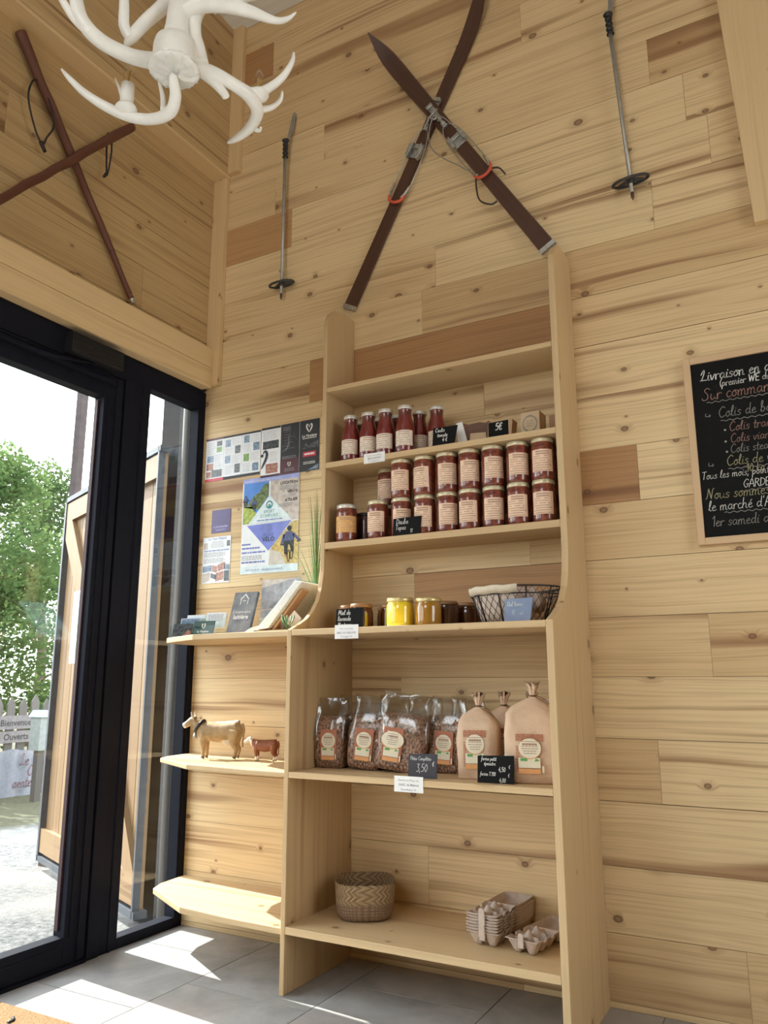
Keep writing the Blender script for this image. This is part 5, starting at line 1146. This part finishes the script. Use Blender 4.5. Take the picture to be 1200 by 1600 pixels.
def rider(sh, mb, a, b_, s_, l):
    k = sh.h / sh.w; P = lambda pts: [(a + x * s_ * k, b_ + y * s_) for x, y in pts]
    for x, y, h_ in ((.0, .16, .17), (.10, .20, .15)):      # narrow wheels, the rider seen from behind
        n = 18; o_ = [(x + .055 * math.cos(2 * PI * i / n), y + h_ * math.sin(2 * PI * i / n)) for i in range(n)]; i_ = [(x + .030 * math.cos(2 * PI * i / n), y + (h_ - .03) * math.sin(2 * PI * i / n)) for i in range(n)]
        for i in range(n): sh.poly(mb, P([o_[i], o_[(i + 1) % n], i_[(i + 1) % n], i_[i]]), l, 10)
    sh.poly(mb, P([(-.14, .22), (-.06, .20), (-.02, .52), (-.16, .50)]), l + 1, 10); sh.poly(mb, P([(.10, .26), (.17, .28), (.16, .54), (.02, .52)]), l + 1, 10); sh.poly(mb, P([(-.13, .14), (-.06, .14), (-.06, .24), (-.14, .24)]), l + 1, 13)
    sh.poly(mb, P([(-.16, .48), (.16, .50), (.19, .72), (.10, .84), (-.08, .84), (-.18, .72)]), l + 2, 14); sh.poly(mb, P([(-.17, .46), (.16, .48), (.15, .58), (-.16, .58)]), l + 3, 10)
    sh.poly(mb, P([(-.27, .50), (-.21, .48), (-.12, .76), (-.18, .78)]), l + 2, 14); sh.poly(mb, P([(.33, .54), (.37, .60), (.17, .80), (.13, .73)]), l + 2, 14)
    sh.disc(mb, a + .02 * s_ * k, b_ + .93 * s_, .075 * s_, l + 2, 10, 12); sh.poly(mb, P([(-.28, .47), (-.18, .45), (-.18, .48), (-.28, .50)]), l + 1, 10); sh.poly(mb, P([(.28, .52), (.40, .56), (.39, .59), (.27, .55)]), l + 1, 10)
def sport(sh, mb):
    sh.rect(mb, 0, .95, 1, 1, 1, 1); sh.text(mb, 'Réparation location cycles  Vallée du 7 à 8 Allos', .04, .963, .0105, 2, 0)
    sh.poly(mb, [(.02, .52), (.13, .52), (.47, .78), (.47, .95), (.02, .95)], 1, 2); sh.poly(mb, [(.47, .80), (.47, .93), (.38, .92), (.30, .84), (.22, .82), (.10, .72), (.02, .80), (.02, .70), (.30, .66)], 2, 3)
    sh.poly(mb, [(.02, .52), (.13, .52), (.26, .62), (.18, .70), (.02, .70)], 2, 4); rider(sh, mb, .22, .64, .14, 3); rider(sh, mb, .06, .69, .13, 3)
    sh.poly(mb, [(.50, .95), (1.0, .95), (1.0, .52), (.88, .52), (.50, .80)], 1, 5)
    sh.poly(mb, [(.12, .515), (.88, .535), (.49, .80)], 3, 6); sh.poly(mb, [(.10, .50), (.88, .515), (.49, .225)], 3, 7)
    sh.ring(mb, .49, .70, .028, .043, 4, 12, 20); sh.poly(mb, [(.46, .665), (.53, .675), (.51, .70), (.49, .71), (.475, .695)], 5, 12); sh.ring(mb, .49, .45, .026, .040, 4, 11, 20); sh.poly(mb, [(.46, .42), (.53, .43), (.50, .46), (.475, .45)], 5, 11)
    sh.text(mb, 'SPORT', .49, .615, .020, 4, 12, 'CENTER'); sh.text(mb, 'COMFORT', .49, .570, .020, 4, 12, 'CENTER'); sh.lines(mb, .28, .72, .535, .553, 1, 4, 11, 0, .6, 3)
    sh.text(mb, 'ÉCOLE', .49, .375, .019, 4, 14, 'CENTER'); sh.text(mb, 'VÉLO', .49, .322, .027, 4, 10, 'CENTER', .02)
    for t_, y in (('LOCATION', .895), ('VENTE', .80), ('ATELIER', .715)): sh.text(mb, t_, .975, y, .0185, 3, 10, 'RIGHT', .02)
    sh.lines(mb, .68, .97, .835, .885, 3, 3, 15, .3, .4, 3); sh.lines(mb, .72, .97, .755, .79, 2, 3, 15, .3, .4, 4); sh.lines(mb, .64, .97, .66, .70, 2, 3, 15, .3, .4, 5)
    sh.poly(mb, [(.52, .20), (.55, .26), (.88, .50), (1.0, .515), (1.0, .08), (.50, .08)], 1, 8); sh.poly(mb, [(.50, .08), (.52, .24), (.70, .20), (.80, .08)], 2, 9); rider(sh, mb, .84, .10, .36, 4)
    for k, (y, e) in enumerate(((.29, .18), (.25, .34), (.205, .46), (.105, .44))): sh.lines(mb, .02, e, y, y + .03, 1, 2, 11, .05, .55, k)
    sh.lines(mb, .02, .40, .14, .19, 3, 2, 15, .3, .4, 8); sh.rect(mb, 0, 0, 1, .078, 2, 6); sh.text(mb, '04 92 83 03 58   info@sport-comfort.fr', .10, .028, .0125, 3, 11)
leaflet('large blue and yellow cycle shop poster with a rider, above the wall shelf', .268, .578, 1.458, 1.890, sport, SM, cat='poster', name='poster', dz=-.01)
PM = [plain('violet_card', (.05, .026, .14), .35), plain('pale_violet', (.45, .42, .72), .5)]
def violet(sh, mb): sh.text(mb, 'à commander', .5, .22, .015, 1, 1, 'CENTER', .02); sh.lines(mb, .2, .8, .08, .17, 2, 1, 1, .2, .35, 4, True)
leaflet('small violet card pinned between the wide leaflets and the text sheet', .092, .201, 1.659, 1.766, violet, PM, cat='card', name='violet_card')
TM = [M_PAPER, M_INKB, M_INKG, PH['food'], PH['bluehill'], PH['dark'], PH['rock'], PH['gold']]
def tourb(sh, mb):
    sh.text(mb, 'La Tour Malaval', .52, .935, .0165, 1, 1, 'CENTER'); sh.rect(mb, .03, .74, .17, .88, 1, 6); sh.rect(mb, .86, .78, .97, .90, 1, 5); sh.lines(mb, .25, .80, .76, .91, 5, 1, 2, .3, .3, 2, True); sh.lines(mb, .05, .95, .685, .72, 1, 1, 1, 0, .6, 3)
    sh.lines(mb, .04, .84, .56, .67, 6, 1, 2, .2, .35, 5); sh.lines(mb, .04, .90, .43, .54, 5, 1, 2, .2, .35, 6)
    for x, y, w_, h_, r_, mt in ((.02, .24, .32, .13, .02, 4), (.36, .25, .18, .14, -.03, 3), (.56, .24, .26, .15, .05, 3), (.80, .28, .19, .12, -.02, 4), (.03, .02, .26, .19, .03, 6), (.32, .12, .20, .10, -.05, 5), (.50, .03, .28, .18, .04, 3), (.80, .03, .18, .22, .0, 5)): sh.poly(mb, [(x, y), (x + w_, y + r_), (x + w_, y + h_ + r_), (x, y + h_)], 1, mt)
leaflet('printed text sheet with small food photos under the violet card', .048, .209, 1.430, 1.641, tourb, TM, cat='poster', name='text_sheet')

# ------------------------------------------------------------------ things on the leaflet shelf
ZS = 1.176
hd = thing('card_holder', 'clear acrylic card holder at the rounded end of the leaflet shelf', 'card holder', (.235, -.20, ZS), None, .10)
mb = MB(); mb.box(-.135, .105, -.055, .045, 0, .003)
for k in range(3):
    y = -.05 + .04 * k; h = .045 + .026 * k; mb.prism([(y, .003), (y + .003, .003), (y + .014, h), (y + .011, h)], 0, -.130, .100)
for x in (-.133, -.016, .102): mb.prism([(-.055, .003), (.045, .003), (.052, .10), (-.04, .045)], 0, x - .0012, x + .0012)
mb.build('acrylic_body', M_CLEAR, hd)
def cardbox(label, dx, dy, dz, w_, h_, mats, paint=None):
    c_ = thing('business_card', label, 'card', (.235 + dx, -.20 + dy, ZS + dz), 'cards in the acrylic holder', .10, -.22); mb = MB(); sh = Sheet((-w_ / 2, 0, 0), w=w_, h=h_); sh.slab(mb, .006, 0)
    if paint: paint(sh, mb)
    mb.build('card_stack', mats, c_)
M_DG = plain('dark_green_card', (.015, .055, .045), .4); M_SAGE = plain('sage_card', (.42, .48, .36), .5)
cardbox('dark photo card in the front row of the card holder', -.072, -.040, .006, .095, .052, [PH['dark'], PH['food'], M_PAPER], lambda sh, mb: (sh.poly(mb, [(.55, 0), (1, 0), (1, .35), (.8, .5)], 1, 1)))
cardbox('dark green card with a white shield in the front row of the card holder', .042, -.040, .010, .100, .056, [M_DG, M_CHALK], lambda sh, mb: (shield(sh, mb, .5, .62, .20, 1, 1), sh.text(mb, 'La Vinciane', .5, .14, .0125, 1, 1, 'CENTER', .02)))
cardbox('pale lilac card in the middle row of the card holder', -.068, -.002, .024, .098, .060, [plain('lilac_card', (.52, .50, .62), .5), PH['bluehill']], lambda sh, mb: sh.rect(mb, .05, .55, .95, .95, 1, 1))
cardbox('sage green card at the back of the card holder', -.066, .032, .040, .096, .060, [M_SAGE, M_PAPER], lambda sh, mb: sh.rect(mb, .0, .72, 1, 1, 1, 1))
cardbox('white printed card at the back of the card holder', .044, .030, .040, .098, .066, [M_PAPER, M_INKG], lambda sh, mb: sh.lines(mb, .1, .9, .4, .9, 5, 1, 1, .2, .4, 3))
bk2 = thing('dairy_booklet', 'dark grey upright booklet lettered Cooperative laitiere', 'booklet', (.418, -.196, ZS), None, .10, -.20)
mb = MB(); sh = Sheet((-.054, 0, 0), (1, 0, 0), (.10, 0, 1), w=.108, h=.186); sh.slab(mb, .016, 0); mb.build('cover', [photo('slate_grey_cover', (.045, .045, .055), (.16, .15, .16), 22)], bk2)
mb = MB(); sh.text(mb, 'Coopérative', .5, .52, .017, 1, 0, 'CENTER'); sh.text(mb, 'laitière', .5, .39, .026, 1, 0, 'CENTER', .02)
sh.poly(mb, [(.30, .84), (.50, .97), (.70, .84), (.66, .83), (.50, .93), (.34, .83)], 1, 0); sh.rect(mb, .33, .72, .36, .83, 1, 0); sh.rect(mb, .64, .72, .67, .83, 1, 0); sh.ring(mb, .5, .77, .03, .045, 1, 0, 14, .5, 2.6); mb.build('lettering', plain('pale_lettering', (.66, .66, .66), .6), bk2)
mg = thing('mountain_leaflet', 'mountain photo leaflet leaning against the wall behind the bookrest', 'leaflet', (.512, -.055, ZS), None, .02, -.06)
mb = MB(); sh = Sheet((-.088, 0, 0), (1, 0, 0), w=.195, h=.245); sh.slab(mb, .002, 0); mb.build('sheet', PH['rock'], mg)
mb = MB(); sh.poly(mb, [(0, .48), (1, .52), (1, 1.0), (.92, 1.0), (0, .86)], 1, 0); sh.poly(mb, [(0, .34), (1, .40), (1, .50), (0, .46)], 1, 1); sh.poly(mb, [(0, 0), (1, 0), (1, .26), (0, .30)], 1, 2); sh.poly(mb, [(.62, .70), (.80, .84), (.84, .80), (.66, .66)], 2, 3); sh.rect(mb, .90, .30, 1.0, .66, 3, 4)
mb.build('print', [photo('grey_cliffs', (.17, .165, .19), (.36, .34, .37), 30), photo('grey_scree', (.24, .24, .28), (.38, .37, .40), 40), photo('autumn_slope', (.30, .32, .30), (.45, .40, .16), 30), M_CHALKD, plain('teal_edge', (.10, .42, .46), .5)], mg)
# bookrest with an open book, seen from its end
br = thing('bookrest', 'sloping wooden bookrest carrying a thick open book on the leaflet shelf', 'bookrest', (.62, -.24, ZS))
OBR = (.62, -.24, ZS); rd = Vector((.62, .20, 0)).normalized()
mb = MB(OBR); A_ = at_y(412, 984, -.27); B_ = at_y(482, 979, -.20)
mb.box(.575, .800, -.285, -.262, ZS, ZS + .014, 0, 0, (.9, .1)); mb.box(.575, .800, -.125, -.102, ZS, ZS + .014, 0, 0, (.9, .1)); mb.build('foot_rails', wood('bookrest_oak', (.42, .26, .14), (.34, .20, .11), (.2, .1, .05), amount=.5, kn=0), br, bevel=.001)
mb = MB(OBR); mb.prism([(.650, ZS + .014), (.664, ZS + .014), (.792, ZS + .158), (.784, ZS + .166)], 1, -.272, -.228, 0, 0, (.8, .1)); mb.build('sloping_board', wood('bookrest_beech', (.56, .34, .18), (.48, .28, .14), (.3, .16, .08), amount=.4, kn=0), br, bevel=.001)
bo = thing('open_book', 'thick white paged book lying open on the bookrest', 'book', (.62, -.24, ZS + .02))
OBO = (.62, -.24, ZS + .02)
mb = MB(OBO); mb.prism([(.598, ZS + .016), (.648, ZS + .020), (.783, ZS + .170), (.802, ZS + .188), (.770, ZS + .196), (.690, ZS + .112), (.610, ZS + .034)], 1, -.290, -.095, 0); mb.build('pages', plain('book_pages', (.74, .76, .74), .6, 0, .06, 90), bo, bevel=.002)
mb = MB(OBO); mb.prism([(.520, ZS + .004), (.598, ZS + .010), (.612, ZS + .034), (.560, ZS + .024)], 1, -.285, -.10, 0); mb.build('front_flap', plain('pale_book_flap', (.72, .72, .70), .6), bo)  # flap in plain off-white paper
mb = MB(OBO); mb.prism([(.604, ZS + .032), (.692, ZS + .1135), (.768, ZS + .197), (.770, ZS + .1985), (.690, ZS + .1150), (.602, ZS + .0335)], 1, -.288, -.097, 0); mb.build('printed_page', photo('turquoise_page', (.30, .56, .60), (.62, .74, .72), 18), bo)
gp = thing('grass_plant', 'tall thin artificial grass beside the bookcase side panel', 'plant', (.752, -.125, ZS), kind='thing')
mb = MB(); q = random.Random(21)
for k in range(40):
    a = q.random() * 2 * PI; r = .006 * q.random(); h = .34 + .25 * q.random(); bx, by = q.gauss(-.012, .022), q.gauss(.0, .03)
    bx = min(bx, .035)
    mb.tube([(math.cos(a) * r, math.sin(a) * r, .03), (bx * .2, by * .2, h * .5), (bx, by, h)], [.0023, .0017, .0003], 4, 0, 3)
for e in ((-.09, .01, .36), (-.13, -.01, .40), (-.06, -.02, .30)): mb.tube([(0, 0, .16), (e[0] * .4, e[1], (e[2] + .16) * .48), e], [.0016, .0013, .0004], 4, 0, 4)
mb.build('blades', plain('grass_green', (.17, .30, .12), .55, 0, .35, 40), gp)
mb = MB(); mb.lathe([(.018, 0), (.024, .004), (.026, .035), (.024, .037), (.02, .034)], n=18); mb.build('pot', plain('small_pot', (.30, .30, .26), .6), gp)
tg = thing('paper_tag', 'folded pinkish white paper tag leaning beside the bookrest', 'tag', (.772, -.300, ZS + .045), None, .3, 0, None, .5)
mb = MB(); mb.prism([(-.026, -.022), (.020, -.026), (.026, .020), (-.014, .034)], 1, -.001, .001); mb.build('sheet', plain('pinkish_tag', (.72, .60, .54), .6), tg)
gj = thing('sprig_glass', 'small clear glass holding green sprigs behind the bookrest', 'glass', (.765, -.325, ZS))
mb = MB(); mb.lathe([(.020, 0), (.024, .002), (.026, .04), (.0245, .04), (.022, .004), (.004, .003)], n=20, cap1=False); mb.build('glass_body', M_CLEAR, gj)
mb = MB()
for k in range(14): a = q.random() * 2 * PI; mb.tube([(0, 0, .006), (math.cos(a) * .012, math.sin(a) * .012, .03), (math.cos(a) * .026, math.sin(a) * .02, .045 + .02 * q.random())], [.0012, .0012, .003], 5)
mb.build('sprigs', plain('sprig_green', (.14, .25, .10), .6), gj)

# ------------------------------------------------------------------ carved cows
def blend(mb, name, mats, root, vox, paint):
    me0 = mb.mesh('tmp'); o0 = bpy.data.objects.new('tmp', me0); C.objects.link(o0)
    md = o0.modifiers.new('r', 'REMESH'); md.mode = 'VOXEL'; md.voxel_size = vox; md.use_smooth_shade = True
    m2 = o0.modifiers.new('s', 'SMOOTH'); m2.factor = .5; m2.iterations = 3
    dg = bpy.context.evaluated_depsgraph_get(); me = bpy.data.meshes.new_from_object(o0.evaluated_get(dg)); bpy.data.objects.remove(o0)
    me.name = name; me.materials.clear()
    for m_ in mats: me.materials.append(m_)
    for f in me.polygons: f.material_index = paint(f.center); f.use_smooth = True
    o = bpy.data.objects.new(name, me); C.objects.link(o); o.parent = root; return o
def cow(label, loc, rotz, sc, mats, big):
    t = thing('carved_cow', label, 'figurine', loc, None, rotz); t.scale = (sc,) * 3
    mb = MB(); W3 = 1.0
    mb.tube([(-.070, 0, .112), (-.050, 0, .108), (0, 0, .102), (.045, 0, .106), (.082, 0, .114), (.098, 0, .122)], [.024, .036, .0385, .037, .032, .016], 16, 0, 4, flat=1.0)
    mb.tube([(-.072, 0, .140), (-.03, 0, .136), (.03, 0, .138), (.088, 0, .142)], [.008, .009, .009, .010], 8, 0, 3)
    mb.tube([(-.055, 0, .112), (-.080, 0, .128), (-.098, 0, .143)], [.031, .026, .019], 14, 0, 4)
    mb.tube([(-.094, 0, .150), (-.112, 0, .146), (-.132, 0, .134), (-.147, 0, .126)], [.0165, .0175, .0125, .0115], 12, 0, 4)
    mb.tube([(-.06, 0, .085), (-.075, 0, .098)], [.016, .012], 10)
    for s_ in (-1, 1):
        mb.tube([(-.052, s_ * .019, .098), (-.054, s_ * .021, .062), (-.051, s_ * .021, .040), (-.052, s_ * .021, .012), (-.055, s_ * .021, .003)], [.020, .0125, .0085, .0075, .0095], 10, 0, 3)
        mb.tube([(.074, s_ * .018, .112), (.070, s_ * .021, .078), (.074, s_ * .021, .052), (.084, s_ * .021, .038), (.078, s_ * .021, .012), (.075, s_ * .021, .003)], [.026, .020, .0115, .0085, .0075, .0095], 10, 0, 3)
        mb.ball((-.094, s_ * .024, .153), .008, 0, 8, (.6, 1.5, .8), 6)
    mb.tube([(.098, 0, .138), (.108, 0, .118), (.106, 0, .085), (.103, 0, .058), (.104, 0, .045)], [.007, .0045, .004, .0045, .006], 8, 0, 3)
    if big: mb.ball((.040, 0, .066), .018, 0, 10, (1.1, .9, .8), 6)
    def paint(c):
        if c.z < .011: return 2
        if big:
            if c.x < -.134: return 1
            if c.z < .074 and .018 < c.x < .062 and abs(c.y) < .022: return 1
            if c.z > .1415 and -.01 < c.x < .085: return 1
            return 0
        if c.x < -.084 and c.z > .105: return 1
        if c.x < -.055 and c.z < .118 and abs(c.y) < .016: return 1
        if c.z < .034: return 1
        return 0
    blend(mb, 'body', mats, t, .0036, paint)
    if big:
        mb = MB()
        for s_ in (-1, 1): mb.tube([(-.102, s_ * .011, .160), (-.106, s_ * .020, .170), (-.110, s_ * .020, .182)], [.0055, .004, .0012], 8, 0, 4)
        mb.build('horns', plain('pale_horn', (.66, .60, .50), .5), t)
        mb = MB(); mb.tube([(-.077 + .0285 * .58 * math.sin(a), .0275 * math.cos(a), .126 + .0295 * .81 * math.sin(a)) for a in (2 * PI * k / 24 for k in range(24))], .0062, 8, closed=True, flat=.8); mb.build('collar', M_BLACK, t)
        mb = MB(); mb.lathe([(.010, -.020), (.0085, -.006), (.005, .0), (.002, .003)], (-.0955, 0, .098), 12); mb.build('bell', M_STEEL, t)
    return t
M_TAN = plain('carved_tan_wood', (.40, .28, .15), .6, 0, .22, 45, .001); M_HOOF = plain('hoof_dark', (.20, .14, .10), .6); M_CWHITE = plain('painted_white', (.72, .66, .58), .6)
cow('large tan carved wooden cow with a black collar and bell on the middle corner shelf', (.318, -.165, .6935), .38, 1.0, [M_TAN, M_CWHITE, M_HOOF], True)
cow('small red brown carved calf with a white face beside the tan cow', (.552, -.165, .6935), .30, .56, [plain('red_brown_calf', (.22, .07, .03), .55, 0, .2, 60), M_CWHITE, M_HOOF], False)

# ------------------------------------------------------------------ door mat
m, nt, b = newmat('coir'); tx = nd(nt, 'TexCoord').outputs['Object']
n1 = nd(nt, 'TexNoise', Vector=tx, Scale=170.0, Detail=4.0, Roughness=.7).outputs[0]; n2 = nd(nt, 'TexNoise', Vector=tx, Scale=14.0).outputs[0]
c = mixc(nt, mrange(nt, n1, .35, .65), (.15, .075, .03), (.40, .24, .105)); c = mixc(nt, mth(nt, 'MULTIPLY', n2, .3), c, (.40, .20, .08))
nt.links.new(c, b.inputs['Base Color']); b.inputs['Roughness'].default_value = .95
bp = nd(nt, 'Bump', Strength=1.0, Distance=.006, Height=n1); nt.links.new(bp.outputs[0], b.inputs['Normal'])
o = thing('door_mat', 'orange brown coir door mat on the tiles in front of the glass door', 'door mat', (.45, -1.2, 0))
mb = MB((.45, -1.2, 0)); mb.box(.085, .84, -1.42, -.913, 0.0005, .016); mb.build('coir_pile', m, o, bevel=.004)
p = at_z(19, 1594, .0165)
mb = MB((.45, -1.2, 0)); mb.tube([(p.x - .012, p.y + .012, .0160), (p.x + .004, p.y, .0162), (p.x + .008, p.y - .02, .0160)], .006, 6, 0, 3, flat=1.0); mb.build('printed_mark', M_BLACK, o)
